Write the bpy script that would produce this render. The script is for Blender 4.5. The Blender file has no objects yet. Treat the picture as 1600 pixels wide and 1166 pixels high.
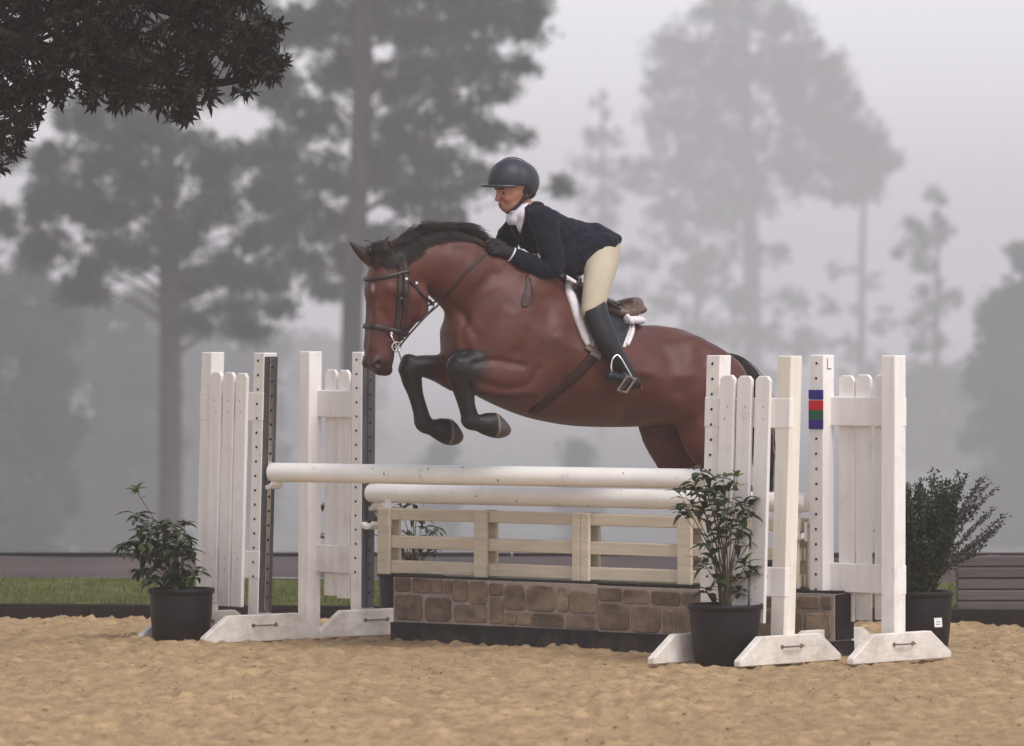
import bpy, bmesh, math, random
import numpy as np
from mathutils import Vector, Matrix, Quaternion
from mathutils.bvhtree import BVHTree

# ------------------------------------------------------------------ scene, camera, sky, sun
scn = bpy.context.scene
C = scn.collection
random.seed(7)
RNG = np.random.default_rng(7)
R = math.radians

FPX = 9150.0        # focal length in photograph pixels (1600 wide)
CAMH = 1.77         # eye height, metres
HZ = 479.0          # horizon row in the photograph
cam = bpy.data.cameras.new('camera')
cam.sensor_width = 36.0
cam.lens = FPX / 1600.0 * 36.0
cam.shift_y = -(583.0 - HZ) / 1600.0
cam.clip_start = 0.5
cam.clip_end = 9000.0
cam.dof.use_dof = True
cam.dof.focus_distance = 30.0
cam.dof.aperture_fstop = 4.0
camo = bpy.data.objects.new('camera', cam)
C.objects.link(camo)
camo.location = (0, 0, CAMH)
camo.rotation_euler = (R(90), 0, 0)
scn.camera = camo

SUN_EL, SUN_AZ = R(52), math.atan2(0.62, -0.78)   # azimuth from +Y towards +X: behind the camera, to the right
world = bpy.data.worlds.new('World')
scn.world = world
world.use_nodes = True
wn = world.node_tree
wn.nodes.clear()
sky = wn.nodes.new('ShaderNodeTexSky')
sky.sky_type = 'NISHITA'
sky.sun_disc = False
sky.sun_elevation = SUN_EL
sky.sun_rotation = SUN_AZ
sky.air_density = 1.0
sky.dust_density = 0.2
sky.ozone_density = 1.0
hs = wn.nodes.new('ShaderNodeHueSaturation')
hs.inputs['Saturation'].default_value = 0.16
bg = wn.nodes.new('ShaderNodeBackground')
bg.inputs['Strength'].default_value = 0.115
wo = wn.nodes.new('ShaderNodeOutputWorld')
wn.links.new(sky.outputs[0], hs.inputs['Color'])
tint = wn.nodes.new('ShaderNodeMix')
tint.data_type = 'RGBA'
tint.blend_type = 'MULTIPLY'
tint.inputs['Factor'].default_value = 1.0
tint.inputs['B'].default_value = (1.0, 0.975, 1.015, 1)
wn.links.new(hs.outputs[0], tint.inputs['A'])
wn.links.new(tint.outputs['Result'], bg.inputs[0])
wn.links.new(bg.outputs[0], wo.inputs[0])

sun = bpy.data.lights.new('sun', 'SUN')
sun.energy = 1.5
sun.angle = R(24)
sun.color = (1.0, 0.96, 0.93)
suno = bpy.data.objects.new('sun', sun)
C.objects.link(suno)
sd = Vector((math.sin(SUN_AZ) * math.cos(SUN_EL), math.cos(SUN_AZ) * math.cos(SUN_EL), math.sin(SUN_EL)))
suno.rotation_euler = sd.to_track_quat('Z', 'Y').to_euler()
suno.location = (8, -12, 20)

vs = scn.view_settings
vs.view_transform = 'Standard'
vs.look = 'None'
vs.exposure = 0.72
vs.gamma = 1.0
scn.cycles.use_denoising = True
scn.cycles.volume_bounces = 2
scn.cycles.max_bounces = 6
scn.cycles.diffuse_bounces = 3
scn.cycles.use_adaptive_sampling = True

# ------------------------------------------------------------------ helpers
def W(px, py, Y):
    """photograph pixel at depth Y -> world point"""
    return Vector(((px - 800.0) / FPX * Y, Y, CAMH - (py - HZ) / FPX * Y))

def GX(px, Y):
    return (px - 800.0) / FPX * Y

def new_mat(name, color, rough=0.6, var=0.12, scale=(8, 8, 8), bump=0.0, bscale=60.0, spec=0.4,
            color2=None, attr=None, metal=0.0, detail=6.0, sheen=0.0, trans=0.0, coat=0.0, objvar=0.0):
    m = bpy.data.materials.new(name)
    m.use_nodes = True
    nt = m.node_tree
    b = nt.nodes['Principled BSDF']
    b.inputs['Roughness'].default_value = rough
    b.inputs['Specular IOR Level'].default_value = spec
    b.inputs['Metallic'].default_value = metal
    if sheen:
        b.inputs['Sheen Weight'].default_value = sheen
    if coat:
        b.inputs['Coat Weight'].default_value = coat
    tc = nt.nodes.new('ShaderNodeTexCoord')
    mp = nt.nodes.new('ShaderNodeMapping')
    mp.inputs['Scale'].default_value = scale
    nt.links.new(tc.outputs['Object'], mp.inputs['Vector'])
    nz = nt.nodes.new('ShaderNodeTexNoise')
    nz.inputs['Scale'].default_value = 1.0
    nz.inputs['Detail'].default_value = detail
    nz.inputs['Roughness'].default_value = 0.6
    nt.links.new(mp.outputs[0], nz.inputs['Vector'])
    rp = nt.nodes.new('ShaderNodeValToRGB')
    rp.color_ramp.elements[0].position = 0.32
    rp.color_ramp.elements[1].position = 0.68
    c1 = tuple(max(0.0, c * (1 - var)) for c in color)
    c2 = color2 if color2 else tuple(min(1.0, c * (1 + var)) for c in color)
    rp.color_ramp.elements[0].color = (*c1, 1)
    rp.color_ramp.elements[1].color = (*c2, 1)
    nt.links.new(nz.outputs['Fac'], rp.inputs[0])
    out = rp.outputs[0]
    if attr:
        at = nt.nodes.new('ShaderNodeAttribute')
        at.attribute_name = attr
        mx = nt.nodes.new('ShaderNodeMix')
        mx.data_type = 'RGBA'
        mx.blend_type = 'MULTIPLY'
        mx.inputs['Factor'].default_value = 1.0
        nt.links.new(at.outputs['Color'], mx.inputs['A'])
        nt.links.new(out, mx.inputs['B'])
        out = mx.outputs['Result']
    if objvar:
        oi = nt.nodes.new('ShaderNodeObjectInfo')
        mr = nt.nodes.new('ShaderNodeMapRange')
        mr.inputs['To Min'].default_value = 1.0 - objvar
        mr.inputs['To Max'].default_value = 1.0 + objvar
        nt.links.new(oi.outputs['Random'], mr.inputs['Value'])
        hv = nt.nodes.new('ShaderNodeHueSaturation')
        nt.links.new(mr.outputs[0], hv.inputs['Value'])
        nt.links.new(out, hv.inputs['Color'])
        out = hv.outputs[0]
    nt.links.new(out, b.inputs['Base Color'])
    if bump:
        n2 = nt.nodes.new('ShaderNodeTexNoise')
        n2.inputs['Scale'].default_value = bscale
        n2.inputs['Detail'].default_value = 5.0
        mp2 = nt.nodes.new('ShaderNodeMapping')
        ms = max(scale)
        mp2.inputs['Scale'].default_value = tuple(s / ms for s in scale)
        nt.links.new(tc.outputs['Object'], mp2.inputs['Vector'])
        nt.links.new(mp2.outputs[0], n2.inputs['Vector'])
        bp = nt.nodes.new('ShaderNodeBump')
        bp.inputs['Strength'].default_value = bump
        bp.inputs['Distance'].default_value = 0.01
        nt.links.new(n2.outputs['Fac'], bp.inputs['Height'])
        nt.links.new(bp.outputs[0], b.inputs['Normal'])
    if trans:
        tr = nt.nodes.new('ShaderNodeBsdfTranslucent')
        nt.links.new(out, tr.inputs['Color'])
        ms_ = nt.nodes.new('ShaderNodeMixShader')
        ms_.inputs[0].default_value = trans
        nt.links.new(b.outputs[0], ms_.inputs[1])
        nt.links.new(tr.outputs[0], ms_.inputs[2])
        nt.links.new(ms_.outputs[0], nt.nodes['Material Output'].inputs['Surface'])
    return m

def mesh_arrays(name, v, faces, smooth=False):
    """fast mesh from arrays; faces: (M,k) array or list of lists"""
    me = bpy.data.meshes.new(name)
    v = np.asarray(v, dtype=np.float32)
    if isinstance(faces, np.ndarray):
        M, k = faces.shape
        me.vertices.add(len(v))
        me.vertices.foreach_set('co', v.ravel())
        me.loops.add(M * k)
        me.loops.foreach_set('vertex_index', faces.astype(np.int32).ravel())
        me.polygons.add(M)
        me.polygons.foreach_set('loop_start', np.arange(0, M * k, k, dtype=np.int32))
        me.polygons.foreach_set('loop_total', np.full(M, k, dtype=np.int32))
        me.update(calc_edges=True)
        me.validate()
    else:
        me.from_pydata([tuple(x) for x in v], [], [tuple(f) for f in faces])
        me.update()
    if smooth:
        me.polygons.foreach_set('use_smooth', np.ones(len(me.polygons), dtype=bool))
    return me

def link(name, me, mat, parent=None, kind=None):
    o = bpy.data.objects.new(name, me)
    C.objects.link(o)
    if mat is not None and len(me.materials) == 0:
        me.materials.append(mat)
    if parent is not None:
        o.parent = parent
    if kind:
        o['kind'] = kind
    return o

def thing(name, label, cat, loc=(0, 0, 0), rotz=0.0, group=None):
    o = bpy.data.objects.new(name, None)
    o.empty_display_size = 0.1
    C.objects.link(o)
    o.location = loc
    o.rotation_euler = (0, 0, rotz)
    o['label'] = label
    o['category'] = cat
    if group:
        o['group'] = group
    return o

def part(name, v, f, mat, root=None, smooth=False, kind=None, local=False):
    """mesh from world coordinates, child of an unrotated root"""
    v = np.asarray(v, dtype=np.float64).reshape(-1, 3)
    if root is not None and not local:
        v = v - np.array(root.location)
    return link(name, mesh_arrays(name, v, f, smooth), mat, root, kind)

def prism_bm(poly, z0, z1, bevel=0.004, segs=1, axes=(0, 1, 2)):
    """polygon (a,b) extruded along c from z0 to z1; axes says where a,b,c go"""
    bm = bmesh.new()
    def mk(a, b, c):
        p = [0, 0, 0]
        p[axes[0]], p[axes[1]], p[axes[2]] = a, b, c
        return bm.verts.new(p)
    lo = [mk(a, b, z0) for a, b in poly]
    hi = [mk(a, b, z1) for a, b in poly]
    n = len(poly)
    bm.faces.new(lo[::-1])
    bm.faces.new(hi)
    for i in range(n):
        j = (i + 1) % n
        bm.faces.new((lo[i], lo[j], hi[j], hi[i]))
    bmesh.ops.recalc_face_normals(bm, faces=bm.faces[:])
    if bevel:
        bmesh.ops.bevel(bm, geom=bm.edges[:], offset=bevel, segments=segs, affect='EDGES', clamp_overlap=True)
    return bm

def box_bm(x0, x1, y0, y1, z0, z1, bevel=0.003, segs=1):
    return prism_bm([(x0, y0), (x1, y0), (x1, y1), (x0, y1)], z0, z1, bevel, segs)

def bm_mesh(bm, name, smooth=False):
    me = bpy.data.meshes.new(name)
    bm.to_mesh(me)
    bm.free()
    if smooth:
        me.polygons.foreach_set('use_smooth', np.ones(len(me.polygons), dtype=bool))
    return me

def catmull(pts, n=8):
    P = np.asarray(pts, dtype=float)
    if len(P) < 3:
        t = np.linspace(0, 1, n + 1)[:, None]
        return P[0] * (1 - t) + P[-1] * t
    Q = np.vstack([2 * P[0] - P[1], P, 2 * P[-1] - P[-2]])
    out = []
    for i in range(1, len(Q) - 2):
        p0, p1, p2, p3 = Q[i - 1], Q[i], Q[i + 1], Q[i + 2]
        for t in np.linspace(0, 1, n, endpoint=False):
            out.append(0.5 * ((2 * p1) + (-p0 + p2) * t + (2 * p0 - 5 * p1 + 4 * p2 - p3) * t * t
                              + (-p0 + 3 * p1 - 3 * p2 + p3) * t ** 3))
    out.append(P[-1])
    return np.array(out)

def tube_arrays(path, radii, sides=8, cap=True):
    P = np.asarray(path, dtype=float)
    n = len(P)
    r = np.broadcast_to(np.asarray(radii, dtype=float), (n,))
    T = np.gradient(P, axis=0)
    T /= np.linalg.norm(T, axis=1)[:, None] + 1e-12
    up = np.array([0, 0, 1.0])
    if abs(T[0] @ up) > 0.9:
        up = np.array([1.0, 0, 0])
    N = np.cross(T[0], up)
    N /= np.linalg.norm(N)
    vs_, a = [], np.linspace(0, 2 * np.pi, sides, endpoint=False)
    for i in range(n):
        N = N - (N @ T[i]) * T[i]
        N /= np.linalg.norm(N) + 1e-12
        B = np.cross(T[i], N)
        vs_.append(P[i] + r[i] * (np.cos(a)[:, None] * N + np.sin(a)[:, None] * B))
    V = np.vstack(vs_)
    F = []
    for i in range(n - 1):
        for j in range(sides):
            k = (j + 1) % sides
            F.append((i * sides + j, i * sides + k, (i + 1) * sides + k, (i + 1) * sides + j))
    if cap:
        F.append(tuple(range(sides))[::-1])
        F.append(tuple((n - 1) * sides + j for j in range(sides)))
    return V, F

def join_arrays(items):
    V, F, o = [], [], 0
    for v, f in items:
        V.append(np.asarray(v))
        F += [tuple(i + o for i in q) for q in f]
        o += len(v)
    return np.vstack(V), F

def ribbon_arrays(P, Nrm, half, thick):
    """flat strap along P with outward normals"""
    P, Nrm = np.asarray(P, float), np.asarray(Nrm, float)
    T = np.gradient(P, axis=0)
    T /= np.linalg.norm(T, axis=1)[:, None] + 1e-12
    Nn = Nrm - (Nrm * T).sum(1)[:, None] * T
    Nn /= np.linalg.norm(Nn, axis=1)[:, None] + 1e-12
    S = np.cross(T, Nn)
    n = len(P)
    V = np.vstack([P + S * half, P + S * half * 0.8 + Nn * thick, P - S * half * 0.8 + Nn * thick, P - S * half])
    F = []
    for i in range(n - 1):
        for a, b in ((0, 1), (1, 2), (2, 3), (3, 0)):
            F.append((a * n + i, a * n + i + 1, b * n + i + 1, b * n + i))
    F.append((0, n, 2 * n, 3 * n))
    F.append((n - 1, 2 * n - 1, 3 * n - 1, 4 * n - 1)[::-1])
    return V, F

def vnoise(x, y, seed=0):
    """value noise on arrays"""
    r = np.random.default_rng(seed)
    tab = r.random((256, 256))
    xi, yi = np.floor(x).astype(int), np.floor(y).astype(int)
    fx, fy = x - xi, y - yi
    fx, fy = fx * fx * (3 - 2 * fx), fy * fy * (3 - 2 * fy)
    g = lambda a, b: tab[a & 255, b & 255]
    return (g(xi, yi) * (1 - fx) * (1 - fy) + g(xi + 1, yi) * fx * (1 - fy)
            + g(xi, yi + 1) * (1 - fx) * fy + g(xi + 1, yi + 1) * fx * fy)

# ------------------------------------------------------------------ materials
M = {}
M['sand'] = new_mat('sand', (0.40, 0.277, 0.155), 0.95, 0.30, (9, 6, 9), 1.0, 95, 0.1, detail=10)
M['soil'] = new_mat('soil', (0.05, 0.035, 0.025), 0.95, 0.4, (40, 40, 40), 1.0, 80, 0.1)
M['grass_ground'] = new_mat('grass_ground', (0.088, 0.094, 0.026), 0.9, 0.35, (3, 3, 3), 0.5, 40, 0.1)
M['grass'] = new_mat('grass_blades', (0.108, 0.124, 0.028), 0.7, 0.35, (5, 5, 5), 0, 0, 0.2, trans=0.3)
M['dirt'] = new_mat('dirt', (0.085, 0.066, 0.064), 0.95, 0.35, (0.7, 0.25, 1.2), 0.6, 30, 0.1)
M['field'] = new_mat('field', (0.085, 0.085, 0.072), 0.95, 0.45, (0.11, 0.05, 0.1), 0, 0, 0.1)
M['edging'] = new_mat('dark_edging', (0.018, 0.013, 0.012), 0.85, 0.35, (4, 20, 20), 0.5, 60, 0.2)
M['white'] = new_mat('white_paint', (0.85, 0.81, 0.775), 0.55, 0.055, (26, 26, 2.2), 0.12, 90, 0.35, objvar=0.03)
M['cream'] = new_mat('cream_paint', (0.80, 0.745, 0.66), 0.55, 0.07, (26, 26, 2.2), 0.12, 90, 0.35, objvar=0.03)
M['foot'] = new_mat('worn_white_paint', (0.76, 0.71, 0.65), 0.65, 0.12, (7, 7, 22), 0.2, 70, 0.3, objvar=0.03)
M['gate'] = new_mat('cream_gate_paint', (0.62, 0.535, 0.415), 0.6, 0.10, (4, 40, 40), 0.15, 60, 0.3, objvar=0.05)
M['pole'] = new_mat('pole_paint', (0.90, 0.87, 0.82), 0.35, 0.05, (5, 5, 5), 0.05, 30, 0.45)
M['track'] = new_mat('metal_track', (0.10, 0.10, 0.11), 0.5, 0.25, (30, 30, 6), 0.1, 60, 0.5, metal=0.6)
M['hole'] = new_mat('dark_hole', (0.012, 0.010, 0.010), 0.9, 0.1)
M['steel'] = new_mat('steel', (0.62, 0.60, 0.58), 0.25, 0.1, (20, 20, 20), 0, 0, 0.5, metal=1.0)
M['rusty'] = new_mat('dull_metal', (0.22, 0.17, 0.14), 0.6, 0.3, (60, 60, 60), 0.2, 90, 0.4, metal=0.5)
M['red'] = new_mat('red_plastic', (0.45, 0.02, 0.02), 0.5)
M['tape_blue'] = new_mat('blue_tape', (0.018, 0.018, 0.20), 0.5, 0.05)
M['tape_red'] = new_mat('red_tape', (0.60, 0.002, 0.020), 0.5, 0.05)
M['tape_green'] = new_mat('green_tape', (0.008, 0.11, 0.045), 0.5, 0.05)
M['tape_violet'] = new_mat('violet_tape', (0.040, 0.015, 0.21), 0.5, 0.05)
M['mortar'] = new_mat('mortar', (0.33, 0.265, 0.23), 0.9, 0.15, (20, 20, 20), 0.3, 80, 0.2)
M['stone'] = new_mat('painted_stone', (0.140, 0.102, 0.075), 0.8, 0.38, (9, 9, 14), 0.4, 50, 0.25, color2=(0.245, 0.172, 0.118), objvar=0.35)
M['plinth'] = new_mat('dark_plinth', (0.012, 0.009, 0.010), 0.7, 0.3, (10, 10, 10), 0.2, 50, 0.3)
M['pot'] = new_mat('black_plastic_pot', (0.008, 0.005, 0.007), 0.5, 0.2, (10, 10, 30), 0.1, 40, 0.3)
M['bark'] = new_mat('bark', (0.07, 0.055, 0.045), 0.95, 0.35, (6, 6, 1.5), 0.8, 20, 0.1)
M['stem'] = new_mat('plant_stem', (0.10, 0.075, 0.045), 0.8, 0.3, (30, 30, 30), 0, 0, 0.2)
M['leaf'] = new_mat('glossy_leaf', (0.028, 0.048, 0.014), 0.38, 0.3, (30, 30, 30), 0, 0, 0.45, trans=0.12, objvar=0.35)
M['leaf_young'] = new_mat('young_leaf', (0.075, 0.125, 0.02), 0.45, 0.2, (30, 30, 30), 0, 0, 0.4, trans=0.3, objvar=0.2)
M['shrub'] = new_mat('shrub_leaf', (0.024, 0.040, 0.013), 0.55, 0.4, (14, 14, 14), 0, 0, 0.3, trans=0.15)
M['shrub_blue'] = new_mat('shrub_leaf_bluish', (0.040, 0.042, 0.058), 0.6, 0.4, (14, 14, 14), 0, 0, 0.3, trans=0.15)
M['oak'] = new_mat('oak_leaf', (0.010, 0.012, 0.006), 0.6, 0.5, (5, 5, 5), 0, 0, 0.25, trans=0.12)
M['tree'] = new_mat('tree_leaf', (0.036, 0.042, 0.026), 0.7, 0.4, (0.8, 0.8, 0.8), 0, 0, 0.2, trans=0.15)
M['timber'] = new_mat('weathered_timber', (0.11, 0.09, 0.09), 0.9, 0.25, (2, 20, 20), 0.4, 40, 0.2, objvar=0.12)
M['sticker'] = new_mat('white_sticker', (0.8, 0.79, 0.77), 0.5, 0.03)
M['ink'] = new_mat('ink', (0.03, 0.03, 0.035), 0.6, 0.1)
M['coat'] = new_mat('horse_coat', (0.94, 0.94, 0.94), 0.44, 0.18, (7, 7, 7), 0.24, 170, 0.32, attr='Col', sheen=0.03, detail=9)
M['mane'] = new_mat('mane_hair', (0.024, 0.015, 0.015), 0.5, 0.75, (14, 14, 40), 0, 0, 0.4)
M['eye'] = new_mat('eye', (0.008, 0.006, 0.005), 0.08, 0.1, spec=0.6)
M['leather'] = new_mat('dark_leather', (0.026, 0.017, 0.017), 0.45, 0.3, (40, 40, 40), 0.1, 120, 0.45)
M['leather_brown'] = new_mat('brown_leather', (0.115, 0.062, 0.045), 0.42, 0.25, (30, 30, 30), 0.1, 120, 0.45)
M['leather_navy'] = new_mat('black_saddle_flap', (0.016, 0.017, 0.028), 0.5, 0.2, (30, 30, 30), 0.1, 120, 0.4)
M['girth'] = new_mat('girth_leather', (0.030, 0.012, 0.010), 0.65, 0.3, (40, 40, 40), 0.1, 120, 0.25)
M['elastic'] = new_mat('grey_brown_webbing', (0.20, 0.155, 0.13), 0.7, 0.2, (60, 60, 60), 0.2, 120, 0.3)
M['fleece'] = new_mat('white_fleece', (0.80, 0.75, 0.77), 0.95, 0.06, (50, 50, 50), 0.7, 110, 0.1, sheen=0.3)
M['skin'] = new_mat('skin', (0.42, 0.20, 0.145), 0.5, 0.06, (20, 20, 20), 0.05, 90, 0.35)
M['lip'] = new_mat('lip', (0.30, 0.10, 0.085), 0.45, 0.05)
M['hair'] = new_mat('rider_hair', (0.022, 0.014, 0.010), 0.5, 0.3, (60, 60, 60))
M['helmet'] = new_mat('navy_helmet', (0.016, 0.019, 0.033), 0.5, 0.08, (20, 20, 20), 0.05, 150, 0.4, sheen=0.15)
M['brim'] = new_mat('helmet_brim', (0.03, 0.032, 0.045), 0.3, 0.08, spec=0.5)
M['jacket'] = new_mat('navy_jacket', (0.0075, 0.008, 0.018), 0.85, 0.2, (25, 25, 25), 0.3, 160, 0.15, sheen=0.04)
M['breeches'] = new_mat('tan_breeches', (0.47, 0.405, 0.30), 0.8, 0.06, (12, 12, 12), 0.15, 150, 0.2, sheen=0.1)
M['boot'] = new_mat('black_boot', (0.006, 0.007, 0.012), 0.45, 0.15, (20, 20, 20), 0.1, 60, 0.4)
M['shirt'] = new_mat('white_shirt', (0.74, 0.71, 0.78), 0.8, 0.04, (20, 20, 20), 0.1, 90, 0.2)
M['glove'] = new_mat('black_glove', (0.016, 0.014, 0.017), 0.7, 0.15, (40, 40, 40), 0.15, 120, 0.3)

def add_dirt(m, amount=0.5, col=(0.30, 0.21, 0.14), scale=7.0, thr=(0.56, 0.72), low=0.55):
    """mud splashes and scuffs: patches of dirt, more of them near the ground"""
    nt = m.node_tree
    b = nt.nodes['Principled BSDF']
    src = b.inputs['Base Color'].links[0].from_socket
    tc = nt.nodes.new('ShaderNodeNewGeometry')
    sep = nt.nodes.new('ShaderNodeSeparateXYZ')
    nt.links.new(tc.outputs['Position'], sep.inputs[0])
    mr = nt.nodes.new('ShaderNodeMapRange')
    mr.inputs['From Min'].default_value = 0.0
    mr.inputs['From Max'].default_value = low
    mr.inputs['To Min'].default_value = 0.16
    mr.inputs['To Max'].default_value = 0.0
    nt.links.new(sep.outputs['Z'], mr.inputs['Value'])
    nz = nt.nodes.new('ShaderNodeTexNoise')
    nz.inputs['Scale'].default_value = scale
    nz.inputs['Detail'].default_value = 9.0
    nz.inputs['Roughness'].default_value = 0.7
    nt.links.new(tc.outputs['Position'], nz.inputs['Vector'])
    ad = nt.nodes.new('ShaderNodeMath')
    ad.operation = 'ADD'
    nt.links.new(nz.outputs['Fac'], ad.inputs[0])
    nt.links.new(mr.outputs[0], ad.inputs[1])
    rg = nt.nodes.new('ShaderNodeMapRange')
    rg.inputs['From Min'].default_value = thr[0]
    rg.inputs['From Max'].default_value = thr[1]
    rg.inputs['To Max'].default_value = amount
    nt.links.new(ad.outputs[0], rg.inputs['Value'])
    mx = nt.nodes.new('ShaderNodeMix')
    mx.data_type = 'RGBA'
    mx.inputs['B'].default_value = (*col, 1)
    nt.links.new(rg.outputs[0], mx.inputs['Factor'])
    nt.links.new(src, mx.inputs['A'])
    nt.links.new(mx.outputs['Result'], b.inputs['Base Color'])
add_dirt(M['white'], 0.22)
add_dirt(M['cream'], 0.22)
add_dirt(M['foot'], 0.38, thr=(0.57, 0.78))
add_dirt(M['sand'], 0.28, (0.25, 0.165, 0.098), 1.1, (0.45, 0.72), 0.001)
M['oak_bark'] = new_mat('oak_bark', (0.018, 0.015, 0.013), 0.95, 0.35, (6, 6, 1.5), 0.5, 20, 0.1)
add_dirt(M['pole'], 0.45, (0.22, 0.17, 0.12), 9.0, (0.60, 0.72), 0.4)
add_dirt(M['gate'], 0.4, (0.25, 0.18, 0.11), 9.0, (0.58, 0.74), 0.5)
add_dirt(M['pot'], 0.16, (0.20, 0.15, 0.11), 11.0, (0.60, 0.80), 0.2)
add_dirt(M['plinth'], 0.22, (0.22, 0.16, 0.11), 10.0, (0.58, 0.80), 0.12)
# ------------------------------------------------------------------ ground, haze
def y_edge(x):
    return 32.99 - 0.116 * x

def terrain_z(x, y):
    d = np.clip((y - 40.2) * 0.17, 0, 20.0)
    roll = 0.9 * (vnoise(x * 0.02 + 40, y * 0.02 + 9, 3) - 0.5) * np.clip((y - 90) / 80, 0, 1)
    return -0.10 - d + roll

def grid_faces(nx, ny):
    i = np.arange(ny - 1)[:, None] * nx + np.arange(nx - 1)[None, :]
    return np.stack([i, i + 1, i + nx + 1, i + nx], -1).reshape(-1, 4)

xs = np.unique(np.concatenate([np.linspace(-1500, -40, 46), np.linspace(-40, 40, 41), np.linspace(40, 1500, 46)]))
ys = np.unique(np.concatenate([np.linspace(-60, 30, 10), np.linspace(30, 100, 60), np.linspace(100, 550, 46), np.linspace(550, 4200, 60)]))
gx, gy = np.meshgrid(xs, ys)
v = np.stack([gx, gy, terrain_z(gx, gy)], -1).reshape(-1, 3)
o = part('terrain', v, grid_faces(len(xs), len(ys)), M['field'], smooth=True)
o['kind'] = 'structure'

# loose sand footing: churned surface as real relief
xs = np.unique(np.concatenate([np.linspace(-40, -3.5, 30), np.arange(-3.5, 3.5, 0.022), np.linspace(3.5, 40, 30)]))
ys = np.unique(np.concatenate([np.linspace(-30, 22.4, 26), np.arange(22.4, 34.0, 0.03), np.linspace(34.0, 38.0, 6)]))
gx, gy = np.meshgrid(xs, ys)
def sand_z(x, y):
    z = 0.016 * (vnoise(x * 1.3, y * 0.8, 11) - 0.5)
    z += 0.018 * (vnoise(x * 4.5 + 3, y * 2.6, 12) - 0.5)
    a = vnoise(x * 9 + 7, y * 5.5, 13)
    z += 0.036 * (1 - np.abs(2 * a - 1)) ** 1.5 * vnoise(x * 1.7, y * 1.2, 15) - 0.008
    a = vnoise(x * 17 + 1, y * 10, 17)
    z += 0.026 * (1 - np.abs(2 * a - 1)) ** 2 * vnoise(x * 3.1, y * 2.2, 18)
    z += 0.019 * (vnoise(x * 26, y * 17 + 5, 14) - 0.5)
    z += 0.015 * (vnoise(x * 43, y * 30 + 5, 16) - 0.5)
    # hoof pocks
    return z
sz = sand_z(gx, gy)
rp = np.random.default_rng(5)
for k in range(160):
    cx, cy = rp.uniform(-3.6, 3.6), rp.uniform(22.5, 33.0)
    rr = rp.uniform(0.05, 0.09)
    d = np.hypot((gx - cx) / rr, (gy - cy) / (rr * rp.uniform(0.8, 1.6)))
    near = d < 3
    sz[near] += rp.uniform(0.4, 1.0) * (-0.020 * np.exp(-d[near] ** 2) + 0.014 * np.exp(-((d[near] - 1.35) / 0.42) ** 2))
# flatten under the fence feet a little, dip below the lawn behind the edging
sz = np.where(gy > y_edge(gx) + 0.06, -0.06, sz - 0.012)
v = np.stack([gx, gy, sz], -1).reshape(-1, 3)
o = part('sand', v, grid_faces(len(xs), len(ys)), M['sand'], smooth=True)
o['kind'] = 'structure'

# clods on the sand
clv, clf, off = [], [], 0
for k in range(800):
    cy = rp.uniform(23.0, 33.0)
    cx = rp.uniform(-0.095, 0.095) * cy
    if cy > y_edge(cx) - 0.1:
        continue
    s = rp.uniform(0.003, 0.010) * (1.5 if rp.random() < 0.06 else 1)
    zz = float(sand_z(np.array([cx]), np.array([cy]))[0]) - 0.012
    a = rp.uniform(0, 6.28)
    pts = np.array([[1.3, 0, 0], [0.2, 1, 0], [-1.2, 0.3, 0], [-0.2, -0.9, 0], [0.1, 0, 0.9], [0, 0, -0.6]]) * s
    pts = pts + rp.normal(0, 0.2 * s, pts.shape)
    ca, sa = math.cos(a), math.sin(a)
    pts = np.stack([pts[:, 0] * ca - pts[:, 1] * sa + cx, pts[:, 0] * sa + pts[:, 1] * ca + cy, pts[:, 2] + zz + 0.004], 1)
    clv.append(pts)
    for a_, b_ in ((0, 1), (1, 2), (2, 3), (3, 0)):
        clf.append((off + a_, off + b_, off + 4))
        clf.append((off + b_, off + a_, off + 5))
    off += 6
o = part('sand_clods', np.vstack(clv), np.array(clf), M['sand'])
o['kind'] = 'stuff'
o['label'] = 'small loose clods scattered on the sand'
o['category'] = 'sand clods'

def strip(name, y0f, y1f, z, mat, x0=-40, x1=40, nx=60, ny=6, amp=0.02):
    px_ = np.linspace(x0, x1, nx)
    t = np.linspace(0, 1, ny)
    X = np.repeat(px_[None, :], ny, 0)
    Y = np.array([[y0f(x) * (1 - tt) + y1f(x) * tt for x in px_] for tt in t])
    Z = z + amp * (vnoise(X * 0.7 + 9, Y * 0.9, 21) - 0.5)
    o = part(name, np.stack([X, Y, Z], -1).reshape(-1, 3), grid_faces(nx, ny), mat, smooth=True)
    o['kind'] = 'structure'
    return o
path_line = lambda x: 36.9 - 0.07 * x + 0.10 * math.sin(x * 1.7)
strip('lawn', lambda x: y_edge(x) + 0.03, lambda x: path_line(x) + 0.1, 0.045, M['grass_ground'])
strip('dirt_path', path_line, lambda x: 40.25, 0.052, M['dirt'], amp=0.05, ny=10, nx=120)

# grass
n = 16000
bx = rp.uniform(-3.6, 3.9, n)
by = y_edge(bx) + 0.10 + rp.random(n) ** 1.3 * 3.5
keep = by < 36.8 - 0.07 * bx
bx, by = bx[keep], by[keep]
n = len(bx)
hh = rp.uniform(0.02, 0.055, n) * np.where(rp.random(n) < 0.04, 1.9, 1)
an = rp.uniform(0, 6.28, n)
ww = rp.uniform(0.003, 0.006, n)
lx, ly = rp.normal(0, 0.02, n), rp.normal(0, 0.02, n)
b0 = np.stack([bx - np.cos(an) * ww, by - np.sin(an) * ww, np.full(n, 0.035)], 1)
b1 = np.stack([bx + np.cos(an) * ww, by + np.sin(an) * ww, np.full(n, 0.035)], 1)
b2 = np.stack([bx + lx, by + ly, 0.035 + hh], 1)
gv = np.stack([b0, b1, b2], 1).reshape(-1, 3)
o = part('grass', gv, np.arange(3 * n).reshape(-1, 3), M['grass'])
o['kind'] = 'stuff'
o['label'] = 'short green grass growing behind the sand ring'
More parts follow.
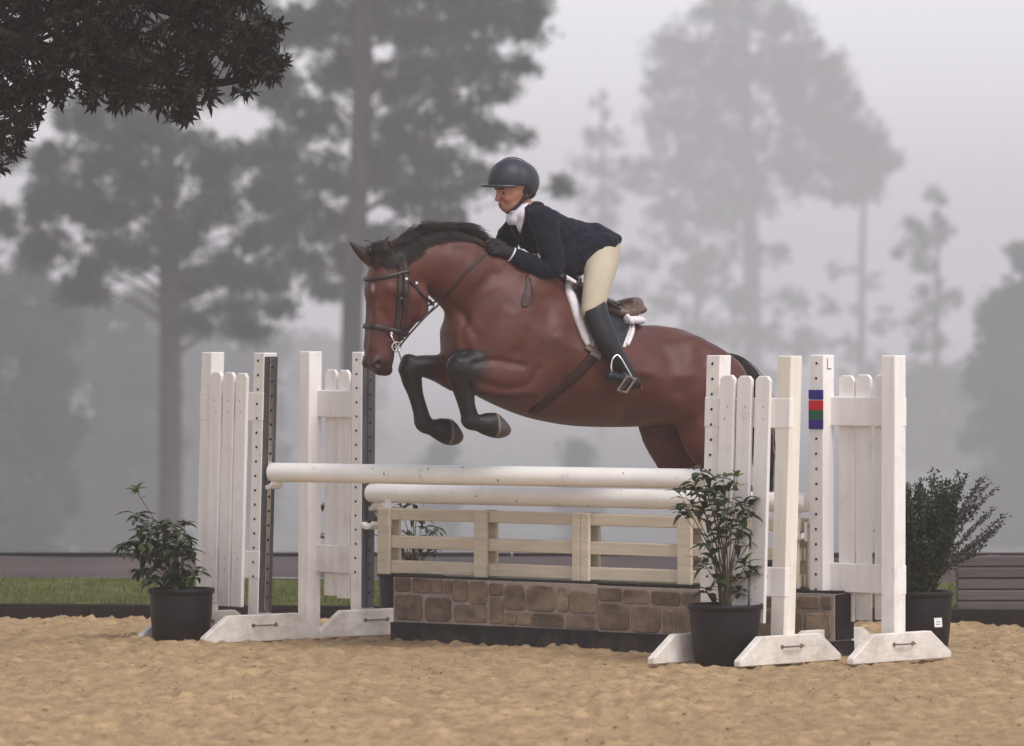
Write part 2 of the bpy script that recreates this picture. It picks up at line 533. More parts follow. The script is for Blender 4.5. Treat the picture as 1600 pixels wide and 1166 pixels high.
o['category'] = 'grass'

# edging boards round the sand, one plank after the other
def edging(name, label, x0, x1, yf, z0, z1, th, mat, n):
    root = thing(name, label, 'edging', (0, yf(0), z0))
    xs_ = np.linspace(x0, x1, n + 1)
    for i in range(n):
        a, b = xs_[i] + 0.004, xs_[i + 1] - 0.004
        jz = random.uniform(-0.006, 0.006)
        L = math.hypot(b - a, yf(b) - yf(a))
        me = bm_mesh(box_bm(0, L, -th / 2, th / 2, 0, z1 - z0, 0.006), 'board')
        ob = link('board', me, mat, root)
        ob.location = (a, yf(a) - yf(0) + random.uniform(-0.008, 0.008), jz)
        ob.rotation_euler = (0, 0, math.atan2(yf(b) - yf(a), b - a))
    return root
edging('ring_edging', 'low dark timber edging boards between the sand and the grass', -14.4, 14.4, y_edge, -0.04, 0.085, 0.06, M['edging'], 12)
edging('bank_edging', 'thin dark timber edging along the far side of the dirt path', -16, 16, lambda x: 40.3, -0.05, 0.075, 0.06, M['edging'], 8)

# low weathered timber wall behind the right hand shrub
root = thing('timber_wall', 'low weathered timber retaining wall behind the large potted shrub at right', 'wall', W(1560, 950, 33.35))
root.location.z = 0.0
for c in range(5):
    zz0 = 0.03 + c * 0.0645
    x0 = GX(1494, 33.35)
    xx = x0 - root.location.x
    while xx < 7:
        L = random.uniform(1.5, 2.4)
        me = bm_mesh(box_bm(0, L, -0.05, 0.05, 0, 0.062, 0.008), 'timber')
        ob = link('timber', me, M['timber'], root)
        ob.location = (xx, random.uniform(-0.010, 0.010), zz0)
        xx += L + 0.006
for k in range(4):
    me = bm_mesh(box_bm(-0.045, 0.045, 0.06, 0.13, -0.02, 0.35, 0.006), 'post')
    ob = link('post', me, M['timber'], root)
    ob.location = (GX(1500, 33.35) - root.location.x + 0.2 + 1.7 * k, 0, 0)

# ------------------------------------------------------------------ jump standards
POST = 0.089
def standard(label, px, Y, theta, side, slat_front, lean, seed, post_mat='white', wing=0.46, track=False, shift=(0, 0), feet=2):
    """side=-1: wing runs to the left of the inner post; slat_front: pickets face the landing side"""
    rnd = random.Random(seed)
    th = R(theta)
    q = Vector((math.cos(th) * side, -math.sin(th) * side, 0))
    root = thing('jump_standard', label, 'jump standard', (GX(px, Y), Y, 0.0), math.atan2(q.y, q.x), 'white wooden jump standards')
    ns = 1.0 if side < 0 else -1.0          # sign of local y that is the landing side
    fs = ns if slat_front else -ns          # side carrying rails and pickets
    def add(name, bm, mat, shear=True, smooth=False, par=root, kind=None):
        if shear:
            for vv in bm.verts:
                vv.co.x += lean * vv.co.z
        return link(name, bm_mesh(bm, name, smooth), mat, par, kind)
    h = POST / 2
    H = 1.525
    # posts
    for k, xx in enumerate((0.0, wing)):
        po = add('post', box_bm(xx - h, xx + h, -h, h, 0.01, H, 0.004), M['cream'] if (k == 1 and post_mat == 'cream') else M['white'])
        if k == 0 and track:
            # slotted steel track on the face towards the poles
            tr = add('cup_track', box_bm(-h - 0.012, -h - 0.001, -h + 0.004, h - 0.004, 0.15, H - 0.02, 0.002), M['track'])
            bm = box_bm(-h - 0.018, -h - 0.0125, -0.013, 0.013, 0.16, H - 0.03, 0.001)
            add('track_rib', bm, M['steel'] if seed == 1 else M['track'], par=root)
            bm = bmesh.new()
            for i in range(17):
                z = 0.23 + i * 0.0762
                bmesh.ops.create_cone(bm, cap_ends=True, segments=8, radius1=0.007, radius2=0.007, depth=0.004,
                                      matrix=Matrix.Translation((-h - 0.019, 0, z)) @ Matrix.Rotation(R(90), 4, 'Y'))
            add('track_slots', bm, M['hole'], kind='stuff')
    # pin holes on the landing face of the inner post
    bm = bmesh.new()
    nn = 16
    for i in range(nn):
        z = 0.34 + i * 0.0762
        yy = ns * (h + (0.0037 if slat_front else 0.001))
        bmesh.ops.create_cone(bm, cap_ends=True, segments=10, radius1=0.0068, radius2=0.0068, depth=0.003,
                              matrix=Matrix.Translation((rnd.uniform(-0.002, 0.002), yy, z)) @ Matrix.Rotation(R(90), 4, 'X'))
    add('pin_holes', bm, M['hole'], kind='stuff')
    # rails let into the posts on the picket side
    for z0, z1 in ((1.165, 1.315), (0.325, 0.475)):
        ya, yb = sorted((fs * (h - 0.030), fs * (h + 0.0025)))
        x0, x1 = -h - 0.003, wing + h + 0.003
        add('rail', box_bm(x0, x1, ya, yb, z0 + rnd.uniform(-0.004, 0.004), z1, 0.004), M['white'])
    # pickets
    for i in range(3):
        xc = wing * (0.25 + 0.25 * i) + rnd.uniform(-0.004, 0.004)
        w2 = 0.048
        zb, zt = 0.185 + rnd.uniform(-0.012, 0.012), 1.425 + rnd.uniform(-0.008, 0.008)
        c = 0.020
        poly = [(xc - w2, zb), (xc + w2, zb), (xc + w2, zt - c), (xc + w2 - c, zt), (xc - w2 + c, zt), (xc - w2, zt - c)]
        ya, yb = sorted((fs * (h + 0.003), fs * (h + 0.024)))
        add('picket', prism_bm(poly, ya, yb, 0.004, 1, (0, 2, 1)), M['white'])
        # screw heads
        bm = bmesh.new()
        for z in (1.21, 1.27, 0.37, 0.43):
            bmesh.ops.create_cone(bm, cap_ends=True, segments=8, radius1=0.0035, radius2=0.0035, depth=0.002,
                                  matrix=Matrix.Translation((xc + rnd.uniform(-0.012, 0.012), fs * (h + 0.0245), z)) @ Matrix.Rotation(R(90), 4, 'X'))
        add('screw_heads', bm, M['rusty'], kind='stuff')
    # feet: trapezoid boards both sides of each post, sloped end caps
    FL, FH = 0.395, 0.142
    poly = [(-FL, 0), (FL, 0), (FL, 0.03), (FL - 0.165, FH), (-FL + 0.165, FH), (-FL, 0.03)]
    for fi, xx in enumerate((0.0, wing)[:feet]):
        fy = shift[fi] * ns
        sgp = 1 if side > 0 else -1         # local x sign of the face that looks right in the photo
        xa, xb = sorted((xx + sgp * (h + 0.002), xx + sgp * (h + 0.046)))
        foot = add('foot', prism_bm([(a_ + fy, b_) for a_, b_ in poly], xa, xb, 0.004, 1, (1, 2, 0)), M['foot'], shear=False)
        # metal handle on the visible side
        vis = -side                       # side of the wing axis that faces right in the photo
        hx = xx + (h + 0.046) * sgp
        sg = 1 if side > 0 else -1
        pth = [(hx, fy - 0.075, 0.086), (hx + sg * 0.022, fy - 0.07, 0.086), (hx + sg * 0.024, fy, 0.086), (hx + sg * 0.022, fy + 0.07, 0.086), (hx, fy + 0.075, 0.086)]
        vv, ff = tube_arrays(pth, 0.0045, 6)
        items = [(vv, ff)]
        for yy in (fy - 0.075, fy + 0.075):
            vv, ff = tube_arrays([(hx - sg * 0.001, yy, 0.086), (hx + sg * 0.004, yy, 0.086)], 0.011, 10)
            items.append((vv, ff))
        vv, ff = join_arrays(items)
        ob = link('handle', mesh_arrays('handle', vv, ff), M['rusty'], foot)
    return root

def thing_child(name, parent):
    o = bpy.data.objects.new(name, None)
    o.empty_display_size = 0.05
    C.objects.link(o)
    o.parent = parent
    return o

LF = standard('leftmost white picket standard behind the small potted bush, holding the top pole', 404, 31.05, 50, -1, True, -0.040, 1, track=True, shift=(0.03, 0.10))
LB = standard('left white standard directly under the muzzle of the horse, beside the end of the gate', 565, 31.55, 50, -1, False, -0.010, 2, track=True, shift=(-0.03, 0), feet=1)
RF = standard('right white picket standard with tall potted plant in front, hiding the hindquarters', 1111, 29.42, 42, 1, True, 0.034, 3, post_mat='cream', shift=(0.15, 0.035))
RB = standard('rightmost white standard marked with blue, red and green tape', 1284, 29.62, 42, 1, False, 0.001, 4, shift=(0.0, 0.035))

def on_standard(root, lx, ly, lz):
    return root.matrix_basis @ Vector((lx, ly, lz))

# coloured tape on the rightmost standard and the stencilled letters
hh_ = POST / 2
for z, wd, mt, nm in ((1.300, 0.086, 'tape_blue', 'tape'), (1.247, 0.094, 'tape_red', 'tape'), (1.199, 0.089, 'tape_green', 'tape'), (1.150, 0.094, 'tape_violet', 'tape')):
    # wraps the landing face and part of the right hand face
    bm = box_bm(-hh_ - 0.002, hh_ + 0.002 , -hh_ - 0.0045, -hh_ - 0.0005, z, z + 0.0485, 0)
    link('tape', bm_mesh(bm, 'tape'), M[mt], RB)
def letter_strokes(root, strokes, mat, lx):
    bm = bmesh.new()
    for (y0, z0, y1, z1) in strokes:
        bmesh.ops.create_cube(bm, size=1.0, matrix=Matrix.Translation((lx, (y0 + y1) / 2, (z0 + z1) / 2)) @ Matrix.Diagonal((0.0016, abs(y1 - y0) + 0.006, abs(z1 - z0) + 0.006, 1)))
    return link('stencil_letter', bm_mesh(bm, 'stencil_letter'), mat, root)
M['stencil'] = new_mat('faded_stencil', (0.16, 0.15, 0.15), 0.7, 0.3, (60, 60, 60))
M['stencil_pale'] = new_mat('pale_stencil', (0.42, 0.40, 0.39), 0.7, 0.3, (60, 60, 60))
letter_strokes(RB, [(-0.012, 1.455, -0.012, 1.505), (-0.012, 1.455, 0.016, 1.455)], M['stencil'], hh_ + 0.002)
letter_strokes(RF, [(-0.010, 1.475, -0.010, 1.505), (-0.010, 1.475, 0.014, 1.475), (0.014, 1.475, 0.014, 1.495)], M['stencil_pale'], hh_ + 0.002 + 0.034 * 0)

# ------------------------------------------------------------------ poles
def pole(name, label, A, B, rad, mat, group):
    A, B = Vector(A), Vector(B)
    root = thing(name, label, 'pole', A)
    d = (B - A)
    L = d.length
    root.rotation_euler = d.to_track_quat('X', 'Z').to_euler()
    root['group'] = group
    bm = bmesh.new()
    prof = [(0.0, 0.0), (0.0, rad * 0.80), (0.004, rad * 0.93), (0.012, rad)]
    ts = [p for p in prof] + [(L * k / 10.0, rad) for k in range(1, 10)] + [(L - a, r_) for a, r_ in prof[::-1]]
    sides = 32
    rings = []
    for a, r_ in ts:
        if r_ == 0:
            rings.append([bm.verts.new((a, 0, 0))])
        else:
            rings.append([bm.verts.new((a, r_ * math.cos(2 * math.pi * j / sides), r_ * math.sin(2 * math.pi * j / sides))) for j in range(sides)])
    for r0, r1 in zip(rings, rings[1:]):
        for j in range(sides):
            k = (j + 1) % sides
            if len(r0) == 1:
                bm.faces.new((r0[0], r1[j], r1[k]))
            elif len(r1) == 1:
                bm.faces.new((r0[j], r1[0], r0[k]))
            else:
                bm.faces.new((r0[j], r1[j], r1[k], r0[k]))
    bmesh.ops.recalc_face_normals(bm, faces=bm.faces[:])
    link('shaft', bm_mesh(bm, 'shaft', True), mat, root)
    # knocks and scuffs in the paint: thin flakes on the camera side
    rnd = random.Random(len(label))
    bm = bmesh.new()
    for k in range(9):
        a = rnd.uniform(0.3, L - 0.4)
        ang = rnd.uniform(R(-80), R(70)) if True else 0
        s = rnd.uniform(0.003, 0.009)
        y, z = -math.cos(ang) * (rad + 0.0006), math.sin(ang) * (rad + 0.0006)
        m4 = Matrix.Translation((a, y, z)) @ Matrix.Rotation(-ang, 4, 'X') @ Matrix.Rotation(rnd.uniform(0, 3), 4, 'Y') @ Matrix.Diagonal((s, 0.0008, s * 0.55, 1))
        bmesh.ops.create_icosphere(bm, subdivisions=1, radius=1.0, matrix=m4)
    link('scuffs', bm_mesh(bm, 'scuffs'), M['rusty'], root, 'stuff')
    return root
p1 = pole('jump_pole', 'upper white pole spanning the fence under the horse', W(423, 738, 30.98), W(1103, 748.5, 29.50), 0.0505, M['pole'], 'white jump poles')
p2 = pole('jump_pole', 'lower white pole lying just above the cream gate', W(577, 770.5, 31.50), W(1263, 785.5, 29.70), 0.0505, M['pole'], 'white jump poles')

def cup(label, px, py, Y, rz, col='white', small=False):
    root = thing('jump_cup', label, 'jump cup', W(px, py, Y), rz)
    link('back_plate', bm_mesh(box_bm(-0.004, 0.004, -0.022, 0.022, -0.045, 0.05, 0.002), 'back_plate'), M[col], root)
    poly = [(0.005, 0.0), (0.02, -0.014), (0.045, -0.020), (0.07, -0.016), (0.088, 0.004), (0.088, -0.018), (0.074, -0.036), (0.045, -0.042), (0.016, -0.036), (0.005, -0.03)]
    link('cradle', bm_mesh(prism_bm(poly, -0.04, 0.04, 0.002, 1, (0, 2, 1)), 'cradle'), M[col], root)
    v_, f_ = tube_arrays([(-0.03, -0.01, 0.03), (0.006, -0.01, 0.03)], 0.006, 8)
    link('pin', mesh_arrays('pin', v_, f_), M['red' if not small else 'rusty'], root)
    return root
cup('white jump cup holding the left end of the upper pole', 417, 752, 31.02, R(-50))
cup('white jump cup holding the left end of the lower pole', 575, 786, 31.56, R(-50), small=True)
cup('empty white jump cup below the left end of the lower pole', 573, 815, 31.50, R(-50), small=True)
cup('empty white jump cup below the right end of the lower pole', 1262, 832, 29.66, R(138), small=True)

# ------------------------------------------------------------------ cream gate and stone filler under the back pole
GA, GB = W(589, 840, 31.42), W(1252, 840, 29.72)
ga, gb = Vector((GA.x, GA.y, 0)), Vector((GB.x, GB.y, 0))
gd = (gb - ga)
GL = gd.length
gate = thing('plank_gate', 'cream painted plank gate hanging below the lower pole', 'gate', ga, math.atan2(gd.y, gd.x))
def gz(py, px=600.0):
    Y = GA.y + (GB.y - GA.y) * (px - 589) / (1252 - 589.0)
    return CAMH - (py - HZ) / FPX * Y
gn = Vector((gd.y, -gd.x, 0)) / GL          # landing side normal of the gate
def gu(px, off=0.05):
    # distance along the gate for a pixel column, off metres in front of its middle
    k = (px - 800.0) / FPX
    o_ = ga + gn * off
    t = (k * o_.y - o_.x) / (gd.x - k * gd.y)
    return t * GL
zt, zb = 0.694, 0.338
# local -y is towards the camera / landing side
uprights = [(589.5, 608), (740, 760), (893.5, 906), (906.5, 920), (1058, 1080), (1225, 1247)]
for (a, b) in uprights:
    link('upright', bm_mesh(box_bm(gu(a), gu(b), -0.052, -0.030, zb, zt, 0.004), 'upright'), M['gate'], gate)
    link('upright', bm_mesh(box_bm(gu(a) + 0.004, gu(b) + 0.004, 0.030, 0.052, zb, zt, 0.004), 'upright'), M['gate'], gate)
for z0, z1 in ((0.628, 0.690), (0.478, 0.545), (0.345, 0.412)):
    for a, b in ((590.5, 905.5), (907, 1246)):
        link('gate_rail', bm_mesh(box_bm(gu(a), gu(b), -0.029, -0.008, z0, z1, 0.004), 'gate_rail'), M['gate'], gate)
        link('gate_rail', bm_mesh(box_bm(gu(a), gu(b), 0.008, 0.029, z0, z1, 0.004), 'gate_rail'), M['gate'], gate)
for a in (598, 1236):
    link('hanger', bm_mesh(box_bm(gu(a) - 0.02, gu(a) + 0.02, -0.007, 0.007, 0.60, 0.745, 0.002), 'hanger'), M['white'], gate)

# stone wall filler
wroot = thing('stone_wall_filler', 'low brown stone pattern wall box standing below the gate', 'wall filler', ga + gn * 0.072, math.atan2(gd.y, gd.x))
def wallpart(name, bm, mat):
    return link(name, bm_mesh(bm, name), mat, wroot)
u0, u1, u2 = gu(613, .11), gu(932, .11), gu(1303, .11)
wallpart('panel', box_bm(u0, u1 - 0.001, -0.03, 0.12, 0.088, 0.328, 0.002), M['mortar'])
wallpart('panel', box_bm(u1 + 0.001, u2, -0.03, 0.12, 0.082, 0.322, 0.002), M['mortar'])
wallpart('plinth', box_bm(u0 - 0.01, u1, -0.045, 0.135, -0.01, 0.0875, 0.003), M['plinth'])
wallpart('plinth', box_bm(u1 + 0.002, u2 + 0.008, -0.043, 0.135, -0.015, 0.0815, 0.003), M['plinth'])
wallpart('end_board', box_bm(u2 + 0.001, u2 + 0.016, -0.028, 0.118, 0.0925, 0.32, 0.002), M['plinth'])
wallpart('top_board', box_bm(u0, u2, -0.026, 0.116, 0.3285, 0.336, 0.001), M['plinth'])
ST = [  # stones as read off the panel: x0,x1,y0,y1 in an enlarged crop (155..1060 panel one, 1065..1530 panel two)
 (160,228,578,650),(238,318,580,655),(325,370,582,655),(380,411,592,655),(416,485,588,695),(492,571,592,708),(582,640,602,660),
 (649,739,606,734),(748,874,607,738),(885,933,613,738),(941,1056,630,742),
 (160,280,666,795),(295,410,676,797),(425,570,714,800),(582,644,671,804),(655,700,745,806),(708,768,745,808),(776,911,750,812),(925,1055,755,820),
 (1070,1170,608,676),(1180,1292,612,686),(1305,1432,616,692),(1442,1545,618,690),
 (1070,1204,692,832),(1215,1344,702,838),(1358,1396,712,840),(1405,1528,704,842)]
extra = []
x = 1556
r2 = random.Random(3)
while x < 2095:
    w_ = r2.uniform(70, 140)
    extra.append((x, min(x + w_, 2110), 624, 624 + r2.uniform(62, 80)))
    x += w_ + 11
x = 1540
while x < 2095:
    w_ = r2.uniform(60, 140)
    extra.append((x, min(x + w_, 2110), 712, 848))
    x += w_ + 12
rs = random.Random(9)
for (a, b, c, d) in ST + extra:
    pa, pb = 560 + a / 2.857, 560 + b / 2.857
    def toz(py, px):
        k = (px - 613) / (932 - 613.0)
        top = 903.0 + 6 * k if px < 932 else 909 + 5 * (px - 932) / 319.0
        bot = 980.5 + 7.5 * k if px < 932 else 993 + 7 * (px - 932) / 319.0
        f = (py - top) / (bot - top)
        z_hi, z_lo = (0.326, 0.094) if px < 932 else (0.320, 0.088)
        return z_hi + (z_lo - z_hi) * min(1, max(0, f))
    pc = (pa + pb) / 2
    z1_, z0_ = toz(700 + c / 2.857, pc), toz(700 + d / 2.857, pc)
    ua, ub = gu(pa, .112), gu(pb, .112)
    wd, ht = ub - ua, z1_ - z0_
    # irregular rounded outline
    ua, ub, z0_, z1_ = ua - 0.003, ub + 0.003, z0_ - 0.003, z1_ + 0.002
    wd, ht = ub - ua, z1_ - z0_
    cr = 0.15 * min(wd, ht)
    j = lambda s=0.055: rs.uniform(-s, s) * min(wd, ht)
    poly = [(ua + cr + j(), z0_ + abs(j(.03))), (ub - cr + j(), z0_ + abs(j(.03))), (ub - abs(j(.03)), z0_ + cr + j()), (ub - abs(j(.04)), z1_ - cr + j()),
            (ub - cr + j(), z1_ - abs(j(.05))), (ua + cr + j(), z1_ - abs(j(.05))), (ua + abs(j(.04)), z1_ - cr + j()), (ua + abs(j(.03)), z0_ + cr + j())]
    wallpart('stone', prism_bm(poly, -0.040 + rs.uniform(-0.003, 0.003), -0.0295, 0.0045, 1, (0, 2, 1)), M['stone'])
# ------------------------------------------------------------------ potted plants
def leaf_mesh(name, L, Wd, droop):
    """pointed oval leaf along +x with a folded midrib and a drooping tip"""
    ts = np.array([0.0, 0.22, 0.48, 0.75, 1.0])
    wd = np.array([0.10, 0.78, 1.0, 0.62, 0.0]) * Wd / 2
    z = 0.10 * L * np.sin(ts * 2.4) - droop * L * ts ** 2
    v, f = [], []
    for t, w_, zz in zip(ts, wd, z):
        v += [(t * L, -w_, zz + 0.22 * w_), (t * L, 0, zz), (t * L, w_, zz + 0.22 * w_)]
    for i in range(len(ts) - 1):
        a = 3 * i
        f += [(a, a + 1, a + 4, a + 3), (a + 1, a + 2, a + 5, a + 4)]
    return mesh_arrays(name, v, f, True)
LEAVES = [leaf_mesh('leaf', 0.080, 0.036, 0.45), leaf_mesh('leaf', 0.070, 0.034, 0.25), leaf_mesh('leaf', 0.088, 0.037, 0.65)]
LEAVES_Y = [leaf_mesh('leaf', 0.060, 0.026, 0.15), leaf_mesh('leaf', 0.050, 0.022, 0.0)]
for m_ in LEAVES:
    m_.materials.append(M['leaf'])
for m_ in LEAVES_Y:
    m_.materials.append(M['leaf_young'])

def lathe(prof, sides=40):
    V, F = [], []
    for r_, z in prof:
        for j in range(sides):
            a = 2 * math.pi * j / sides
            V.append((r_ * math.cos(a), r_ * math.sin(a), z))
    for i in range(len(prof) - 1):
        for j in range(sides):
            k = (j + 1) % sides
            F.append((i * sides + j, i * sides + k, (i + 1) * sides + k, (i + 1) * sides + j))
    F.append(tuple((len(prof) - 1) * sides + j for j in range(sides)))
    return V, F

def pot_parts(root, rt, rb, h):
    prof = [(rb - 0.012, 0.0), (rb, 0.004), (rb + (rt - rb) * 0.5, h * 0.5), (rt - 0.010, h - 0.035), (rt - 0.010, h - 0.03), (rt, h - 0.026), (rt + 0.002, h - 0.004),
            (rt - 0.002, h), (rt - 0.010, h - 0.002), (rt - 0.016, h - 0.03), (rt - 0.020, h - 0.06)]
    v_, f_ = lathe(prof)
    pot = link('pot', mesh_arrays('pot', v_, f_, True), M['pot'], root)
    # soil, slightly heaped
    V, F = [(0, 0, h - 0.03)], []
    n = 28
    for ring, rr in enumerate((0.35, 0.7, 1.0)):
        for j in range(n):
            a = 2 * math.pi * j / n
            V.append((math.cos(a) * rr * (rt - 0.017), math.sin(a) * rr * (rt - 0.017), h - 0.032 - 0.012 * ring + random.uniform(-.006, .006)))
    for j in range(n):
        k = (j + 1) % n
        F.append((0, 1 + j, 1 + k))
        for r_ in range(2):
            F.append((1 + r_ * n + j, 1 + (r_ + 1) * n + j, 1 + (r_ + 1) * n + k, 1 + r_ * n + k))
    link('soil', mesh_arrays('soil', V, F), M['soil'], root)
    return pot

def potted(label, px, Y, rt, rb, h, tips, seed, stems, leaves_per=7, young=(), spread=0.11, lscale=1.0, up=0.0):
    rnd = random.Random(seed)
    root = thing('potted_plant', label, 'potted plant', (GX(px, Y), Y, -0.012), rnd.uniform(0, 6) * 0, 'potted plants round the jump')
    pot_parts(root, rt, rb, h)
    base = np.array(root.location)
    tip_pts = []
    for i, (tx, ty) in enumerate(tips):
        dy = rnd.uniform(-spread, spread)
        p = np.array(W(tx, ty, Y)) - base
        p[1] = dy
        tip_pts.append(p)
    stem_roots = [np.array([rnd.uniform(-0.035, 0.035), rnd.uniform(-0.035, 0.035), h - 0.045]) for _ in range(stems)]
    items = []
    for i, p in enumerate(tip_pts):
        s = stem_roots[i % stems]
        mid = s * 0.55 + p * 0.45 + np.array([-(p[0] - s[0]) * 0.16, 0, (p[2] - s[2]) * 0.06])
        path = catmull([s, s * 0.8 + p * 0.2 + np.array([-(p[0] - s[0]) * 0.13, 0, 0.0]), mid, p], 5)
        rad = np.linspace(0.0062, 0.0018, len(path))
        items.append(tube_arrays(path, rad, 6))
    v_, f_ = join_arrays(items)
    link('stem', mesh_arrays('stem', v_, f_, True), M['stem'], root)
    # leaf whorls at and below each tip
    for i, p in enumerate(tip_pts):
        isy = i in young
        pool = LEAVES_Y if isy else LEAVES
        s = stem_roots[i % stems]
        for k in range(leaves_per):
            ob = bpy.data.objects.new('leaf', rnd.choice(pool))
            C.objects.link(ob)
            ob.parent = root
            back = 0.0 if k < leaves_per * 0.55 else rnd.uniform(0.04, 0.22)
            pos = p * (1 - back) + (s * 0.5 + p * 0.5) * back
            ob.location = tuple(pos + np.array([rnd.gauss(0, .004), rnd.gauss(0, .004), rnd.gauss(0, .006)]))
            az = 2 * math.pi * k / (leaves_per * 0.55) + rnd.uniform(-.4, .4)
            el = rnd.uniform(-0.35, 0.6) if k < leaves_per * 0.55 else rnd.uniform(-0.6, 0.3)
            el += up
            if isy:
                el += 0.35
            ob.rotation_euler = (rnd.uniform(-.4, .4), -el, az)
            sc = rnd.uniform(0.75, 1.15) * lscale
            ob.scale = (sc, sc, sc)
    return root

potted('small leafy bush in a black pot at the far left, one tall bright sprig', 283, 31.0, 0.177, 0.148, 0.292,
       [(212, 766), (213, 808), (222, 830), (205, 850), (198, 853), (236, 826), (250, 818), (268, 822), (287, 822), (290, 845), (262, 842), (241, 850), (224, 868), (216, 892),
        (285, 878), (300, 893), (270, 888), (252, 872), (240, 890), (292, 862), (230, 848), (258, 858), (275, 858), (262, 905), (238, 905), (284, 905), (306, 897)], 11, 4, 11, young=(0,), spread=0.13, lscale=1.18)
potted('tall leafy plant in a black pot before the right standard', 1133, 29.08, 0.188, 0.146, 0.306,
       [(1096, 736), (1108, 752), (1151, 745), (1060, 768), (1080, 790), (1062, 795), (1120, 770), (1140, 765), (1165, 785), (1172, 790), (1102, 800), (1130, 800), (1160, 818), (1142, 815),
        (1176, 845), (1110, 868), (1100, 882), (1164, 880), (1176, 896), (1124, 908), (1104, 924), (1156, 925), (1120, 830), (1150, 838), (1090, 770), (1130, 745), (1105, 848), (1152, 905),
        (1085, 755), (1118, 790), (1150, 790), (1135, 830), (1108, 770)], 12, 4, 9, young=(2,), spread=0.13, lscale=1.08, up=0.25)
potted('dark leafy potted plant behind the left end of the gate', 641, 32.1, 0.182, 0.150, 0.33,
       [(625, 790), (650, 800), (668, 830), (632, 830), (620, 855), (650, 850), (672, 862), (640, 868), (680, 845), (612, 835), (600, 800), (590, 790), (660, 815), (645, 778), (578, 800), (684, 824), (500, 790), (498, 835)], 13, 4, 8, spread=0.13, lscale=0.85)

# larger shrub: many fine upright twigs, leaves too small to pick apart
Y = 30.55
root = thing('potted_shrub', 'large dense shrub in a black pot right of the last standard', 'potted shrub', (GX(1432, Y), Y, -0.012))
pot_parts(root, 0.195, 0.165, 0.30)
base = np.array(root.location)
# white label on the pot with illegible print
lab = W(1468, 973, Y - 0.165)
a_ = math.atan2(lab.y - base[1], lab.x - base[0])
st = link('label_sticker', bm_mesh(box_bm(-0.0005, 0.0008, -0.025, 0.025, -0.024, 0.024, 0), 'label_sticker'), M['sticker'], root)
rr_ = 0.1855
st.location = (math.cos(a_) * rr_, math.sin(a_) * rr_, lab.z - base[2])
st.rotation_euler = (0, R(-6), a_)
bm = bmesh.new()
for k, (y0, y1, z) in enumerate(((-0.014, -0.003, 0.004), (0.002, 0.014, 0.003), (-0.016, 0.012, -0.009))):
    bmesh.ops.create_cube(bm, size=1.0, matrix=Matrix.Translation((0.0013, (y0 + y1) / 2, z)) @ Matrix.Diagonal((0.0006, y1 - y0, 0.0035, 1)))
link('print', bm_mesh(bm, 'print'), M['ink'], st)
rs = np.random.default_rng(23)
twigs, lv, lvb = [], [], []
tips = []
for k in range(95):
    tx, ty = rs.uniform(1375, 1500), rs.uniform(735, 860)
    if ty < 745 and not (1430 < tx < 1490):
        ty += 25
    tips.append((tx, ty, 0))
for (tx, ty) in ((1545, 742), (1552, 752), (1562, 758), (1530, 745), (1515, 738), (1568, 815), (1572, 800), (1560, 830), (1540, 775), (1550, 800), (1505, 750), (1525, 790), (1548, 845), (1535, 862), (1520, 770), (1556, 790), (1566, 825), (1500, 735), (1538, 758)):
    tips.append((tx, ty, 1))
for (tx, ty, far) in tips:
    p = np.array(W(tx, ty, Y)) - base
    p[1] = rs.uniform(-0.16, 0.16)
    s = np.array([rs.uniform(-.06, .06), rs.uniform(-.06, .06), 0.255])
    path = catmull([s, s * .6 + p * .4 + np.array([(p[0]) * (0.10 if not far else -0.1), 0, 0]), s * .25 + p * .75 + np.array([p[0] * (0.05 if not far else -0.06), 0, 0]), p], 8)
    twigs.append(tube_arrays(path, np.linspace(0.005, 0.0012, len(path)), 5))
    nl = 330 if not far else 110
    t0 = 0.05 if not far else 0.45
    tt = t0 + (1 - t0) * rs.random(nl)
    idx = np.clip((tt * (len(path) - 1)).astype(int), 0, len(path) - 1)
    pos = path[idx] + rs.normal(0, 0.014 if not far else 0.007, (nl, 3))
    for q in pos:
        d = rs.normal(0, 1, 3) + np.array([0, 0, 0.6])
        d /= np.linalg.norm(d)
        e = np.cross(d, rs.normal(0, 1, 3))
        e /= np.linalg.norm(e)
        L = rs.uniform(0.012, 0.024)
        quad = [q, q + d * L * .5 + e * L * .28, q + d * L, q + d * L * .5 - e * L * .28]
        (lvb if (far and rs.random() < 0.65) else lv).append(quad)
v_, f_ = join_arrays(twigs)
link('twig', mesh_arrays('twig', v_, f_), M['stem'], root)
for nm, L_, mt in (('foliage', lv, 'shrub'), ('foliage', lvb, 'shrub_blue')):
    A_ = np.array(L_).reshape(-1, 3)
    link(nm, mesh_arrays(nm, A_, np.arange(len(A_)).reshape(-1, 4)), M[mt], root, 'stuff')

# ------------------------------------------------------------------ trees
def leaf_quads(centers, rad, per, size, rng, flat=0.9, asp=0.26):
    n = len(centers) * per
    c = np.repeat(centers, per, 0)
    r_ = np.repeat(rad, per)
    d = rng.normal(0, 1, (n, 3))
    d /= np.linalg.norm(d, axis=1)[:, None]
    rr = rng.random(n) ** 0.45 * r_
    pos = c + d * rr[:, None] * np.array([1, 1, flat])
    ax = rng.normal(0, 1, (n, 3)) + np.array([0, 0, -0.4])
    ax /= np.linalg.norm(ax, axis=1)[:, None]
    sd_ = np.cross(ax, rng.normal(0, 1, (n, 3)))
    sd_ /= np.linalg.norm(sd_, axis=1)[:, None] + 1e-9
    L = (size * rng.uniform(0.6, 1.3, n))[:, None]
    q = np.stack([pos, pos + ax * L * .45 + sd_ * L * asp, pos + ax * L, pos + ax * L * .45 - sd_ * L * asp], 1)
    return q.reshape(-1, 3), np.arange(4 * n).reshape(-1, 4)

